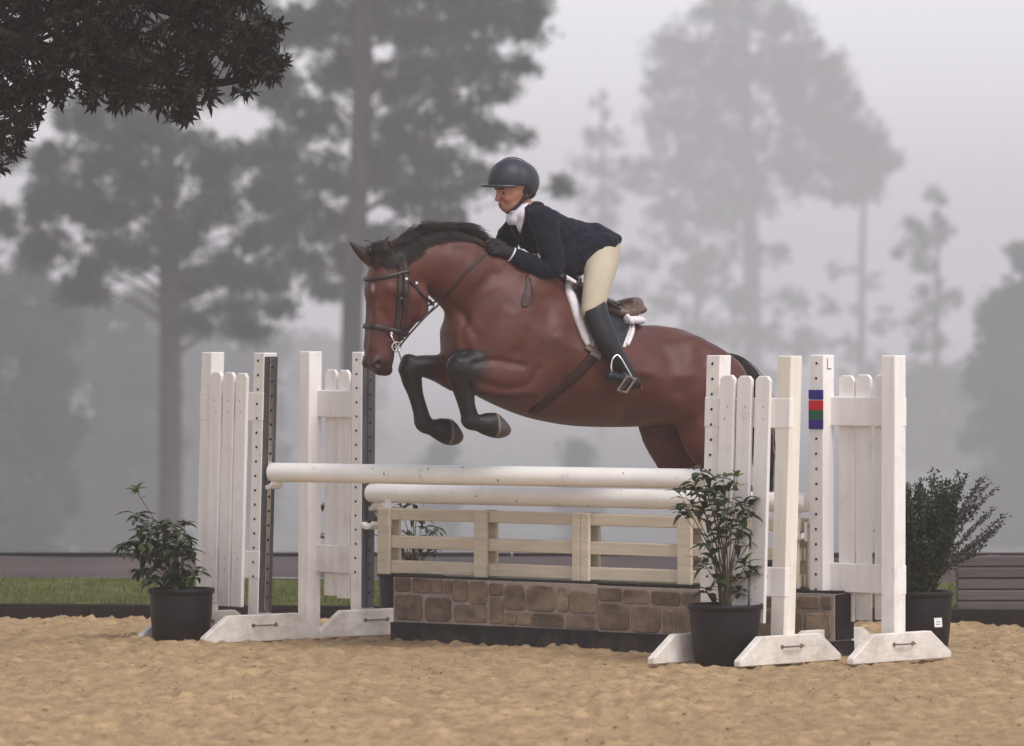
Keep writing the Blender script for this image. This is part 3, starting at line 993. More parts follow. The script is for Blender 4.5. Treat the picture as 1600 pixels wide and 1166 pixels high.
def tree(name, label, trunk, Y, clumps, seed, sub=44, per=36, subr=(0.29, 0.62), leaf=0.24, depth=2.2, group=None, bmat='bark', lmat='tree', zbase=None, cat='tree', limbs=True):
    """trunk: list of (px,py,halfwidth px); clumps: (px,py,rx,ry) puffs of foliage in photograph pixels at depth Y"""
    rng = np.random.default_rng(seed)
    s = Y / FPX
    base = W(trunk[0][0], trunk[0][1], Y)
    if zbase is None:
        zbase = float(terrain_z(np.array([base.x]), np.array([Y]))[0])
    root = thing(name, label, cat, (base.x, Y, zbase), 0, group)
    b = np.array(root.location)
    pts = [np.array(W(a, c, Y)) - b for a, c, h in trunk]
    rad = [h * s for a, c, h in trunk]
    pts = [np.array([pts[0][0], 0, -0.2])] + pts
    rad = [rad[0] * 1.5] + rad
    P = catmull(pts, 6)
    rr = catmull([[r_] for r_ in rad], 6)[:, 0]
    v_, f_ = tube_arrays(P, rr, 12)
    link('trunk', mesh_arrays('trunk', v_, f_, True), M[bmat], root)
    cen, crad, lim = [], [], []
    for (cx, cy, rx, ry) in clumps:
        c0 = np.array(W(cx, cy, Y)) - b
        c0[1] = rng.normal(0, depth)
        k = max(3, int(sub * (rx * ry) / (50 * 35.0)))
        d = rng.normal(0, 1, (k, 3))
        d /= np.linalg.norm(d, axis=1)[:, None]
        q = c0 + d * (rng.random(k) ** 0.5)[:, None] * np.array([rx * s, max(rx, ry) * s, ry * s])
        cen.append(q)
        crad.append(rng.uniform(*subr, k))
        if limbs:
            # limb from the trunk, leaving lower down than the clump
            zt = c0[2] - 0.25 * abs(c0[0]) - 0.2
            j = int(np.argmin(np.abs(P[:, 2] - zt)))
            st_ = P[j]
            mid = (st_ + c0) / 2 + np.array([0, 0, 0.12 * np.linalg.norm(c0 - st_)])
            path = catmull([st_, mid, c0], 5)
            lim.append(tube_arrays(path, np.linspace(max(0.02, rr[j] * 0.24), 0.010, len(path)), 5))
            for e in q[: max(2, k // 6)]:
                lim.append(tube_arrays(catmull([c0 * .6 + st_ * .4, c0 * .5 + e * .5, e], 3), np.linspace(0.018, 0.007, 7), 4))
    if lim:
        v_, f_ = join_arrays(lim)
        link('limbs', mesh_arrays('limbs', v_, f_), M[bmat], root, 'stuff')
    v_, f_ = leaf_quads(np.vstack(cen), np.concatenate(crad), per, leaf, rng)
    link('crown', mesh_arrays('crown', v_, f_), M[lmat], root)
    return root

G1 = 'broad trees standing in the mist'
# two tall trees behind the horse's head
tree('mist_tree', 'grey tree with straight trunk at far left, behind the bush', [(266, 950, 20), (266, 760, 18), (266, 560, 17), (264, 420, 16), (262, 300, 13), (262, 160, 9), (258, 0, 6), (255, -150, 3)], 215,
     [(110, 300, 60, 40), (60, 385, 45, 35), (125, 445, 40, 28), (190, 395, 50, 36), (170, 330, 55, 36), (230, 290, 60, 40), (60, 320, 40, 30), (330, 325, 55, 36), (350, 420, 50, 34), (415, 435, 45, 28),
      (310, 500, 34, 18), (385, 515, 40, 20), (110, 458, 22, 14), (250, 215, 70, 40), (340, 250, 60, 40), (180, 240, 60, 34), (400, 370, 45, 30), (270, 380, 50, 40), (420, 300, 50, 35), (440, 480, 30, 16), (360, 480, 40, 18),
      (150, 420, 30, 20), (285, 440, 35, 28), (230, 130, 90, 50), (330, 120, 80, 50), (140, 180, 60, 34), (90, 250, 40, 26), (265, 30, 110, 60), (150, 80, 80, 40), (360, 20, 80, 50), (10, 350, 22, 26), (20, 240, 25, 20)], 31, group=G1)
tree('mist_tree', 'tall grey tree whose trunk rises right behind the horse\'s ears', [(549, 950, 19), (549, 760, 18), (550, 560, 17), (553, 420, 17), (560, 300, 16), (565, 180, 16), (568, 60, 14), (572, -80, 9), (572, -260, 4)], 224,
     [(480, 40, 70, 45), (560, 20, 80, 45), (660, 30, 90, 50), (770, 20, 70, 40), (830, 40, 32, 26), (835, 5, 28, 20), (740, 95, 70, 38), (820, 105, 28, 20), (640, 120, 70, 44), (690, 175, 60, 36), (775, 150, 34, 20),
      (760, 210, 50, 24), (815, 212, 20, 10), (690, 265, 50, 28), (750, 275, 34, 20), (640, 300, 50, 34), (690, 340, 44, 22), (480, 180, 60, 40), (430, 240, 50, 34), (500, 270, 55, 36), (450, 320, 50, 32), (520, 350, 50, 34),
      (470, 410, 46, 26), (510, 450, 40, 18), (540, 400, 40, 26), (600, 380, 40, 30), (620, 200, 50, 40), (540, 110, 60, 46), (430, 130, 50, 40), (590, 260, 45, 38), (640, 400, 40, 24), (710, 300, 40, 18),
      (420, 60, 40, 40), (700, -20, 110, 40), (560, -60, 120, 50), (800, 270, 28, 12), (870, 292, 26, 16), (600, 440, 34, 20), (430, 360, 40, 24), (660, 235, 40, 22)], 32, group=G1)

# far pale trees on the right
G2 = 'pale far trees dissolving in the fog'
FY = 920.0
tree('far_tree', 'huge pale tree filling the upper right background', [(1178, 900, 16), (1178, 700, 15), (1176, 500, 14), (1172, 350, 12), (1165, 150, 9), (1160, -40, 5)], FY,
     [(1160, 20, 95, 60), (1080, 90, 80, 60), (1150, 120, 110, 70), (1240, 90, 80, 70), (1060, 190, 62, 70), (1150, 220, 110, 60), (1270, 180, 90, 80), (1330, 200, 50, 70), (1370, 240, 42, 44), (1310, 275, 80, 46),
      (1060, 280, 70, 46), (1150, 300, 80, 36), (1000, 280, 28, 24), (1120, 340, 60, 34), (1050, 340, 44, 26), (1240, 260, 60, 50), (1030, 130, 28, 40), (1300, 130, 40, 50)], 41, sub=22, per=40, subr=(1.1, 2.3), leaf=0.95, depth=3.0, group=G2)
tree('far_tree', 'pale slim tree on a thin trunk below the huge pale crown', [(1346, 900, 7), (1346, 600, 6), (1347, 400, 5), (1350, 320, 4), (1352, 250, 3)], FY - 20,
     [(1390, 250, 26, 28), (1340, 300, 40, 18), (1320, 420, 30, 20), (1370, 440, 24, 16), (1300, 480, 40, 22), (1375, 500, 34, 26), (1320, 540, 40, 26), (1360, 580, 50, 30)], 42, sub=22, per=40, subr=(0.6, 1.2), leaf=0.6, depth=2.0, group=G2)
tree('far_tree', 'pale conifer shaped tree left of the huge pale tree', [(940, 900, 7), (940, 600, 6), (941, 400, 5), (942, 250, 4), (942, 150, 2)], FY + 30,
     [(941, 160, 14, 24), (940, 210, 34, 26), (925, 255, 40, 24), (965, 260, 30, 22), (930, 310, 44, 24), (950, 350, 46, 24), (930, 400, 50, 26), (960, 450, 50, 26), (1000, 400, 40, 22)], 43, sub=20, per=40, subr=(0.85, 1.8), leaf=0.85, depth=2.0, group=G2)
tree('far_tree', 'pale tree with ragged crown low behind the rider', [(1085, 900, 9), (1085, 650, 8), (1090, 480, 6), (1092, 380, 4)], FY - 30,
     [(1050, 370, 40, 24), (1120, 400, 50, 30), (1080, 440, 50, 30), (1150, 460, 50, 34), (1040, 480, 40, 26), (1110, 520, 60, 30), (1190, 520, 50, 30), (1230, 470, 36, 26), (1250, 540, 44, 28), (1060, 560, 60, 30), (1160, 590, 70, 34), (1200, 400, 36, 26)], 44, sub=20, per=40, subr=(0.85, 1.8), leaf=0.85, depth=2.0, group=G2)
tree('far_tree', 'small hazy tree with ragged top right of the standards', [(1462, 900, 7), (1462, 600, 6), (1464, 450, 4), (1466, 340, 2)], 720,
     [(1462, 320, 18, 22), (1455, 365, 34, 22), (1480, 350, 16, 18), (1420, 350, 14, 12), (1440, 410, 28, 18), (1460, 465, 38, 24), (1430, 500, 30, 14), (1450, 530, 34, 16), (1410, 390, 16, 12)], 45, sub=20, per=40, subr=(0.7, 1.45), leaf=0.75, depth=2.0, group=G2)
# dark tree at the right frame edge, thick down to the ground
tree('edge_tree', 'darker bushy tree cut by the right edge of the picture', [(1600, 920, 12), (1600, 600, 10), (1602, 420, 6)], 540,
     [(1600, 410, 18, 24), (1595, 470, 60, 30), (1560, 490, 46, 26), (1600, 540, 70, 44), (1570, 590, 60, 50), (1620, 620, 60, 60), (1590, 680, 74, 60), (1610, 760, 80, 60), (1580, 830, 70, 50), (1660, 500, 60, 60), (1680, 650, 60, 80), (1560, 780, 50, 50)], 46, sub=34, per=44, subr=(0.78, 1.7), leaf=0.75, depth=2.2)
def mass(label, x0, x1, top, Y, seed, arch=40):  # foliage added to darken the low background, most of all at the left
    """an added leafy tree, thick down to the ground, as a loose stack of foliage puffs"""
    rng = np.random.default_rng(seed)
    cl = []
    w_ = x1 - x0
    y = top
    while y < 900:
        n = max(3, int(w_ / 42))
        for i in range(n):
            f = (i + 0.5) / n
            yy = y + arch * (2 * f - 1) ** 2 * (1.0 if y < top + 60 else 0.2)
            cl.append((x0 + w_ * f + rng.normal(0, 12), yy + rng.normal(0, 10), rng.uniform(30, 44), rng.uniform(26, 38)))
        y += 46
    k = Y / 215.0
    xm = (x0 + x1) / 2
    tree('edge_tree', label, [(xm, 930, 12), (xm, 700, 10), (xm, top + 60, 6)], Y, cl, seed, sub=34, per=40, subr=(0.32 * k, 0.7 * k), leaf=0.30 * k, depth=2.2, group='added trees darkening the low fog', limbs=False)
mass('added dim tree darkening the left edge, the darkest of the low foggy trees', -110, 105, 440, 330, 81)
mass('added dim foggy tree darkening the fog just left of the leftmost grey trunk', 80, 262, 475, 420, 82)
mass('added faint foggy tree darkening the fog behind the leftmost standard', 240, 420, 520, 600, 83)
mass('added very faint foggy tree darkening the fog behind the standard under the muzzle', 400, 580, 560, 900, 84)
mass('added faint foggy tree darkening the fog between the rightmost standard and the right edge', 1400, 1530, 600, 780, 85)
for k, (bx_, bl) in enumerate(((688, 'hazy low bush beyond the upper pole, nearer the forelegs'), (905, 'hazy low bush beyond the upper pole, below the belly of the horse'))):
    tree('far_bush', bl, [(bx_, 900, 4), (bx_, 800, 4), (bx_, 740, 2)], 520, [(bx_, 712, 26, 22), (bx_ - 14, 745, 30, 24), (bx_ + 14, 750, 28, 24), (bx_, 800, 40, 40), (bx_, 860, 44, 40)], 60 + k, sub=40, per=40, subr=(0.6, 1.2), leaf=0.6, depth=1.0, cat='bush', group='hazy low bushes')

# near oak hanging in from the top left: trunk stands outside the frame
NY = 29.0
def oak():
    rng = np.random.default_rng(77)
    s = NY / FPX
    root = thing('oak_tree', 'dark leafy oak branches hanging in at the top left corner', 'tree', (GX(-420, NY), NY + 0.4, 0.04))
    b = np.array(root.location)
    pw = lambda px, py, dy=0.0: np.array(W(px, py, NY)) - b + np.array([0, dy, 0])
    P = catmull([pw(-420, 935), pw(-425, 700), pw(-410, 400), pw(-395, 100), pw(-400, -300), pw(-390, -700)], 6)
    v_, f_ = tube_arrays(P, np.linspace(0.27, 0.10, len(P)), 14)
    link('trunk', mesh_arrays('trunk', v_, f_, True), M['bark'], root)
    limbs, cen, cr = [], [], []
    def limb(pts, r0, r1):
        path = catmull(pts, 8)
        tv, tf = tube_arrays(path, np.linspace(r0, r1, len(path)), 7)
        link('limb', mesh_arrays('limb', tv, tf, True), M['oak_bark'], root)
        return path
    main = [limb([pw(-400, 100), pw(-200, -20, -.3), pw(0, 60, -.2), pw(180, 110, -.1), pw(320, 130), pw(430, 115)], 0.09, 0.008),
            limb([pw(-398, -20), pw(-150, -120, .4), pw(60, -60, .3), pw(220, 0, .2), pw(380, 40, .2), pw(440, 60, .2)], 0.08, 0.008),
            limb([pw(-405, 220), pw(-200, 110, -.5), pw(-60, 160, -.4), pw(30, 210, -.4)], 0.06, 0.006),
            limb([pw(-400, -200), pw(-200, -330, 0), pw(100, -250, 0), pw(330, -120, 0)], 0.08, 0.01)]
    puffs = []
    # hanging sprays in view (photograph pixels)
    for _ in range(470):
        x = rng.uniform(-60, 438)
        top = -70
        low = 195 if x < 60 else (150 if x < 120 else (165 if x < 330 else 130))
        low += 10 * math.sin(x * 0.09) + 14 * math.sin(x * 0.031)
        y = rng.uniform(top, low - 22) + (rng.exponential(13) if rng.random() < 0.35 else 0)
        if x > 400 and (y < 20 or y > 130):
            continue
        puffs.append((x, y, rng.uniform(6, 13)))
    for (x, y) in ((10, 215), (22, 200), (40, 190), (8, 235), (60, 178), (2, 262), (290, 170), (286, 184), (280, 160), (300, 165), (250, 158), (205, 155), (180, 160), (150, 150), (420, 120), (438, 96), (430, 90), (375, 135), (330, 150)):
        for _ in range(2):
            puffs.append((x + rng.normal(0, 4), y + rng.normal(0, 3), 9))
    for _ in range(80):
        x = rng.uniform(-40, 200)
        puffs.append((x, rng.uniform(-20, 165 - 0.2 * x + rng.normal(0, 8)), rng.uniform(7, 13)))
    for _ in range(240):       # crown outside the frame
        puffs.append((rng.uniform(-900, 0), rng.uniform(-700, 120), 34))
    for (x, y, r_) in puffs:
        c = pw(x, y, rng.normal(0, 0.28))
        cen.append(c)
        cr.append(r_ * s * rng.uniform(0.8, 1.4))
        if r_ < 20:
            m_ = min(main, key=lambda q: ((q - c) ** 2).sum(1).min())
            j = int(np.argmin(((m_ - c) ** 2).sum(1)))
            limbs.append(tube_arrays(catmull([m_[max(0, j - 2)], (m_[j] + c) / 2 + np.array([0, 0, .03]), c], 3), np.linspace(0.005, 0.002, 7), 4))
    v_, f_ = join_arrays(limbs)
    link('twigs', mesh_arrays('twigs', v_, f_), M['oak_bark'], root, 'stuff')
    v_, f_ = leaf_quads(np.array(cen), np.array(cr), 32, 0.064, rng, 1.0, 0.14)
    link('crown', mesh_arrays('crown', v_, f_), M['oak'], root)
oak()
# ------------------------------------------------------------------ organic shapes: signed fields meshed on a grid
# The horse and rider live in a common frame (u, v, w) in photograph pixels at their own depth:
# u along the picture plane, v down, w across the horse (negative = near side).
PHI = R(28)
SN, CS, TN = math.sin(PHI), math.cos(PHI), math.tan(PHI)
HY0 = 30.30
HS = HY0 / FPX
HX0 = GX(900, HY0)

def H(P):
    P = np.asarray(P, dtype=float).reshape(-1, 3)
    u, v, w = P[:, 0], P[:, 1], P[:, 2]
    return np.stack([HX0 + (u - 900) * HS - w * HS * SN, HY0 + (u - 900) * HS * TN + w * HS * CS, CAMH - (v - HZ) * HS], 1)

def S(px, py, w=0.0):
    """picture position of something w off the horse's midline -> frame"""
    return np.array([px + w * SN, py, w])

class Field:
    def __init__(self, lo, hi, step):
        self.lo = np.array(lo, float)
        self.step = step
        self.n = np.ceil((np.array(hi) - self.lo) / step).astype(int) + 1
        self.ax = [(self.lo[i] + step * np.arange(self.n[i])).astype(np.float32) for i in range(3)]
        self.f = np.full(self.n, 60.0, dtype=np.float32)

    def box(self, lo, hi):
        sl = []
        for i in range(3):
            a = int(np.clip(math.floor((lo[i] - self.lo[i]) / self.step), 0, self.n[i]))
            b = int(np.clip(math.ceil((hi[i] - self.lo[i]) / self.step) + 1, 0, self.n[i]))
            sl.append(slice(a, b))
        return tuple(sl)

    def merge(self, sl, g, k, sub=False):
        a = self.f[sl]
        if sub:
            g = -g
            h = np.clip(0.5 - 0.5 * (g - a) / k, 0, 1)      # smooth max
            self.f[sl] = g * (1 - h) + a * h + k * h * (1 - h)
        else:
            h = np.clip(0.5 + 0.5 * (g - a) / k, 0, 1)
            self.f[sl] = g * (1 - h) + a * h - k * h * (1 - h)

    def loft(self, nodes, k=6.0, sub=False, grow=0.0, n=4, raw=False):
        """nodes (px, py, w, in-plane radius, lateral radius); px is the picture column unless raw"""
        N = np.array(nodes, float)
        if not raw:
            N = N.copy()
            N[:, 0] += N[:, 2] * SN
        N[:, 3:] += grow
        if len(N) == 1:
            N = np.vstack([N, N + np.array([0.01, 0, 0, 0, 0])])
        Q = catmull(N, n) if len(N) > 2 else N
        pad = Q[:, 3:].max() + 3 + 1.5 * k
        sl = self.box(Q[:, :3].min(0) - pad, Q[:, :3].max(0) + pad)
        U = self.ax[0][sl[0]][:, None, None]
        V = self.ax[1][sl[1]][None, :, None]
        Wd = self.ax[2][sl[2]][None, None, :]
        best = None
        for a, b in zip(Q[:-1], Q[1:]):
            d = b[:3] - a[:3]
            L2 = float(d @ d) + 1e-9
            t = np.clip(((U - a[0]) * d[0] + (V - a[1]) * d[1] + (Wd - a[2]) * d[2]) / L2, 0, 1)
            ru, rv, rw = U - (a[0] + t * d[0]), V - (a[1] + t * d[1]), Wd - (a[2] + t * d[2])
            h = a[3] + t * (b[3] - a[3])
            bb = a[4] + t * (b[4] - a[4])
            m2, l2 = ru * ru + rv * rv, rw * rw
            g = np.sqrt(m2 / (h * h) + l2 / (bb * bb)) + 1e-6
            dist = np.sqrt(m2 + l2) * (1 - 1 / g)
            dist = np.where(g < 0.15, -np.minimum(h, bb) * 0.9, dist)
            best = dist if best is None else np.minimum(best, dist)
        self.merge(sl, best.astype(np.float32), k, sub)

    def profile(self, nodes, axis=0, k=10.0, narrow=0.0, power=2.0, flat=0.0):
        """sections across one axis: nodes (pos, low, high, lateral radius)"""
        N = np.array(nodes, float)
        Q = catmull(N, 8)
        o = np.argsort(Q[:, 0])
        Q = Q[o]
        lo, hi = Q[0, 0] - 10, Q[-1, 0] + 10
        c0, c1 = Q[:, 1].min() - 30, Q[:, 2].max() + 30
        b1 = Q[:, 3].max() + 30
        if axis == 0:
            sl = self.box((lo, c0, -b1), (hi, c1, b1))
            A, B = self.ax[0][sl[0]][:, None, None], self.ax[1][sl[1]][None, :, None]
        else:
            sl = self.box((c0, lo, -b1), (c1, hi, b1))
            A, B = self.ax[1][sl[1]][None, :, None], self.ax[0][sl[0]][:, None, None]
        Wd = self.ax[2][sl[2]][None, None, :]
        x = A
        ctr = np.interp(x, Q[:, 0], (Q[:, 1] + Q[:, 2]) / 2)
        h = np.interp(x, Q[:, 0], (Q[:, 2] - Q[:, 1]) / 2)
        b = np.interp(x, Q[:, 0], Q[:, 3])
        e = np.maximum(0, np.maximum(Q[0, 0] - x, x - Q[-1, 0]))
        r = (B - ctr) / h
        bb = b * (1 - narrow * np.clip(-r, 0, 1))
        g = (np.abs(r) ** power + np.abs(Wd / bb) ** power) ** (1.0 / power) + 1e-6
        rad = np.sqrt((B - ctr) ** 2 + Wd ** 2) + 0 * g
        dist = rad * (1 - 1 / g) * 0.85
        dist = np.where(g < 0.2, -np.minimum(h, bb) * 0.7, dist)
        dist = np.sqrt(np.maximum(dist, 0) ** 2 + e * e) + np.minimum(dist, 0) * (e <= 0)
        self.merge(sl, dist.astype(np.float32), k)

    def mesh(self):
        f = self.f
        s = f < 0
        nx, ny, nz = f.shape
        cnt = np.zeros((nx - 1, ny - 1, nz - 1), np.int8)
        for i in (0, 1):
            for j in (0, 1):
                for k in (0, 1):
                    cnt += s[i:nx - 1 + i, j:ny - 1 + j, k:nz - 1 + k]
        act = (cnt > 0) & (cnt < 8)
        I, J, K = np.nonzero(act)
        idx = np.full(act.shape, -1, np.int64)
        idx[I, J, K] = np.arange(len(I))
        acc = np.zeros((len(I), 3))
        num = np.zeros(len(I))
        corners = [(a, b, c) for a in (0, 1) for b in (0, 1) for c in (0, 1)]
        for a in corners:
            for d in range(3):
                if a[d] == 0:
                    b = list(a)
                    b[d] = 1
                    fa = f[I + a[0], J + a[1], K + a[2]]
                    fb = f[I + b[0], J + b[1], K + b[2]]
                    m = (fa < 0) != (fb < 0)
                    t = np.where(m, fa / np.where(m, fa - fb, 1), 0)
                    p = np.tile(np.array(a, float), (len(I), 1))
                    p[:, d] += t
                    acc[m] += p[m]
                    num[m] += 1
        V = (np.stack([I, J, K], 1) + acc / num[:, None]) * self.step + self.lo
        faces = []
        for d in range(3):
            sh = [slice(None)] * 3
            s0, s1 = [slice(None)] * 3, [slice(None)] * 3
            s0[d], s1[d] = slice(0, -1), slice(1, None)
            A, B = s[tuple(s0)], s[tuple(s1)]
            e = A != B
            E = np.argwhere(e)
            o1, o2 = [(1, 2), (2, 0), (0, 1)][d]
            E = E[(E[:, o1] > 0) & (E[:, o2] > 0) & (E[:, o1] < f.shape[o1] - 1) & (E[:, o2] < f.shape[o2] - 1)]
            def cell(da, db):
                q = E.copy()
                q[:, o1] -= da
                q[:, o2] -= db
                return idx[q[:, 0], q[:, 1], q[:, 2]]
            q = np.stack([cell(1, 1), cell(0, 1), cell(0, 0), cell(1, 0)], 1)
            inside = A[E[:, 0], E[:, 1], E[:, 2]]
            q[~inside] = q[~inside][:, ::-1]
            faces.append(q)
        return V, np.vstack(faces)

def smooth_mesh(V, F, it=2, lam=0.5):
    e = np.vstack([F[:, [0, 1]], F[:, [1, 2]], F[:, [2, 3]], F[:, [3, 0]]])
    deg = np.bincount(e.ravel(), minlength=len(V)).astype(float)
    for i in range(it):
        for l in (lam, -lam * 1.03):
            acc = np.zeros_like(V)
            np.add.at(acc, e[:, 0], V[e[:, 1]])
            np.add.at(acc, e[:, 1], V[e[:, 0]])
            V = V + l * (acc / deg[:, None] - V)
    return V

def frame_part(name, V, F, mat, root, smooth=True, kind=None):
    return part(name, H(V), F, mat, root, smooth, kind)

def set_colors(o, col):
    a = o.data.attributes.new('Col', 'FLOAT_COLOR', 'POINT')
    c = np.ones((len(col), 4), np.float32)
    c[:, :3] = col
    a.data.foreach_set('color', c.ravel())

def seg_dist(P, path):
    """distance in the picture-plane frame from points to a polyline (3D)"""
    best = np.full(len(P), 1e9)
    for a, b in zip(path[:-1], path[1:]):
        d = b - a
        t = np.clip((P - a) @ d / (d @ d), 0, 1)
        best = np.minimum(best, np.linalg.norm(P - a - t[:, None] * d, axis=1))
    return best

def sstep(x, a, b):
    t = np.clip((x - a) / (b - a), 0, 1)
    return t * t * (3 - 2 * t)

# ------------------------------------------------------------------ the horse
hf = Field((500, 330, -122), (1270, 915, 122), 2.7)
# barrel and quarters: (u, top, bottom, half width)
hf.profile([(706, 500, 560, 14), (712, 482, 580, 28), (724, 458, 600, 44), (745, 436, 616, 58), (780, 414, 634, 72), (820, 412, 650, 80), (860, 428, 660, 86), (900, 454, 666, 91), (945, 484, 668, 94),
            (988, 506, 668, 94), (1030, 509, 666, 92), (1068, 516, 668, 88), (1098, 532, 676, 82), (1122, 551, 682, 72), (1144, 580, 680, 52), (1156, 610, 660, 28)], 0, 10, narrow=0.34, power=2.15)
# neck
NECK = [(800, 500, 0, 92, 66), (756, 452, 0, 68, 50), (708, 418, 0, 56, 41), (674, 411, 0, 46, 35), (644, 417, 0, 36, 31), (625, 424, 0, 28, 27)]
hf.loft(NECK, 22)
hf.loft([(738, 520, 0, 40, 50), (735, 548, 0, 36, 52)], 14)
# head, sections across v: (v, front u, back u, half width)
hf.profile([(392, 602, 634, 12), (402, 592, 642, 22), (418, 585, 648, 28), (438, 579, 656, 31), (456, 577, 661, 31), (472, 579, 663, 28), (490, 581, 661, 24), (508, 580, 648, 21), (526, 579, 633, 18.5),
            (544, 577, 619, 18), (558, 576, 616, 19.5), (570, 579, 613, 17), (579, 587, 606, 10), (584, 593, 600, 4)], 1, 8, power=2.5)
for sd_ in (-1, 1):
    hf.loft([(640 , 465, sd_ * 20, 22, 13), (645, 484, sd_ * 17, 18, 11)], 7, raw=True)          # cheek
    hf.loft([(603, 452, sd_ * 25, 10, 8), (622, 454, sd_ * 26, 8, 6)], 5, raw=True)               # brow over the eye
    hf.loft([(590, 480, sd_ * 13, 7, 6), (584, 540, sd_ * 10, 6, 6)], 6, raw=True)                # nasal ridge
    hf.loft([(585, 566, sd_ * 13, 9, 8)], 5, raw=True)                                            # nostril rim
    hf.loft([(586, 567, sd_ * 19, 4.5, 6)], 3, sub=True, raw=True)                                # nostril
    hf.loft([(617, 470, sd_ * 33, 7, 4)], 4, sub=True, raw=True)
hf.loft([(606, 577, 0, 9, 12)], 5, raw=True)                                                      # lower lip, chin
# ears
for nodes in ([(598, 415, 14, 11, 9), (582, 406, 17, 11, 8), (567, 394, 19, 8, 6), (551, 381, 20, 1.8, 2)], [(612, 408, -13, 9, 8), (606, 394, -17, 8, 6), (606, 382, -19, 5, 4), (611, 371, -20, 1.6, 2)]):
    hf.loft(nodes, 4)
# shoulder, triceps, chest and quarter muscles
for sd_ in (-1, 1):
    hf.loft([(815, 450, sd_ * 46, 26, 16), (778, 505, sd_ * 57, 32, 17), (752, 552, sd_ * 52, 26, 18)], 16, raw=True)
    hf.loft([(822, 535, sd_ * 64, 36, 18), (805, 580, sd_ * 58, 36, 20)], 14, raw=True)
    hf.loft([(722, 520, sd_ * 24, 20, 20), (724, 548, sd_ * 26, 20, 20)], 9, raw=True)
    hf.loft([(1058, 566, sd_ * 46, 40, 34), (1098, 600, sd_ * 50, 48, 34)], 20, raw=True)
    hf.loft([(1035, 625, sd_ * 58, 34, 26), (1070, 615, sd_ * 56, 44, 30)], 20, raw=True)
# forelegs folded
FORE_N = [(812, 585, -50, 48, 28), (775, 584, -48, 38, 25), (742, 579, -46, 33, 22), (724, 575, -46, 24, 20), (724, 595, -45, 18, 16), (729, 625, -44, 12.5, 11.5), (735, 647, -44, 12.5, 11.5), (737, 655, -44, 14, 12), (749, 659, -44, 12.5, 11), (763, 662, -44, 15, 15)]
FORE_F = [(775, 582, 40, 36, 26), (725, 584, 40, 31, 22), (690, 576, 38, 22, 19), (660, 571, 36, 16.5, 17), (644, 574, 36, 15, 16), (645, 592, 36, 14.5, 14), (651, 615, 36, 11, 10.5), (659, 643, 36, 11, 10.5), (664, 660, 36, 13.5, 12), (677, 667, 36, 12.5, 11), (690, 671, 36, 15, 14)]
HOOF_N = [(762, 660, -44, 17, 15), (776, 663, -44, 19.5, 18), (784, 668, -44, 13.5, 17)]
HOOF_F = [(690, 669, 36, 17, 15), (702, 674, 36, 20, 18), (709, 680, 36, 14.5, 17)]
for leg_, hoof_, kk, (cx, cy, w_, nx_, ny_, off) in ((FORE_N, HOOF_N, 8, (782.5, 659.5, -44, 0.787, -0.617, 4.5)), (FORE_F, HOOF_F, 7, (710, 669, 36, 0.85, -0.526, 4.5))):
    lf = Field((560, 500, -122), (880, 720, 122), 2.7)
    lf.lo = hf.lo + np.round((lf.lo - hf.lo) / 2.7) * 2.7
    lf.ax = [(lf.lo[i] + 2.7 * np.arange(lf.n[i])).astype(np.float32) for i in range(3)]
    lf.loft(leg_, 5)
    lf.loft(hoof_, 4)
    cu = cx + w_ * SN
    # flat sole
    sl = lf.box((cu - 40, cy - 42, w_ - 30), (cu + 45, cy + 40, w_ + 30))
    pl = (lf.ax[0][sl[0]][:, None, None] - cu) * nx_ + (lf.ax[1][sl[1]][None, :, None] - cy) * ny_ - off + 0 * lf.ax[2][sl[2]][None, None, :]
    lf.f[sl] = np.maximum(lf.f[sl], pl.astype(np.float32))
    i0 = np.round((lf.lo - hf.lo) / 2.7).astype(int)
    i1 = np.minimum(i0 + lf.n, hf.n)
    j0 = np.maximum(-i0, 0)
    i0 = np.maximum(i0, 0)
    sl2 = tuple(slice(int(i0[i]), int(i1[i])) for i in range(3))
    sz_ = [int(i1[i] - i0[i]) for i in range(3)]
    hf.merge(sl2, lf.f[j0[0]:j0[0] + sz_[0], j0[1]:j0[1] + sz_[1], j0[2]:j0[2] + sz_[2]], kk)
# bony knees
hf.loft([(716, 566, -48, 11, 14), (712, 578, -47, 9, 12)], 6)
hf.loft([(640, 562, 36, 10, 12), (634, 576, 36, 8, 11)], 6)
# hind legs driving off
HIND_N = [(1095, 600, -48, 62, 38), (1104, 650, -52, 48, 34), (1113, 690, -52, 40, 28), (1130, 722, -50, 34, 22), (1150, 756, -48, 23, 16), (1166, 784, -47, 18, 14), (1178, 820, -46, 12.5, 11.5), (1185, 850, -46, 14, 13), (1193, 868, -46, 12, 12), (1198, 884, -46, 17, 16)]
HIND_F = [(1070, 600, 46, 62, 38), (1056, 650, 48, 56, 34), (1060, 690, 47, 46, 28), (1076, 735, 45, 36, 22), (1098, 785, 43, 19, 15), (1106, 800, 42, 17, 13), (1114, 835, 42, 12.5, 11.5), (1120, 862, 42, 14, 13), (1128, 880, 42, 12, 12), (1134, 894, 42, 17, 16)]
hf.loft(HIND_N, 9)
hf.loft(HIND_F, 9)
HV, HF_ = hf.mesh()
HV = smooth_mesh(HV, HF_, 3)
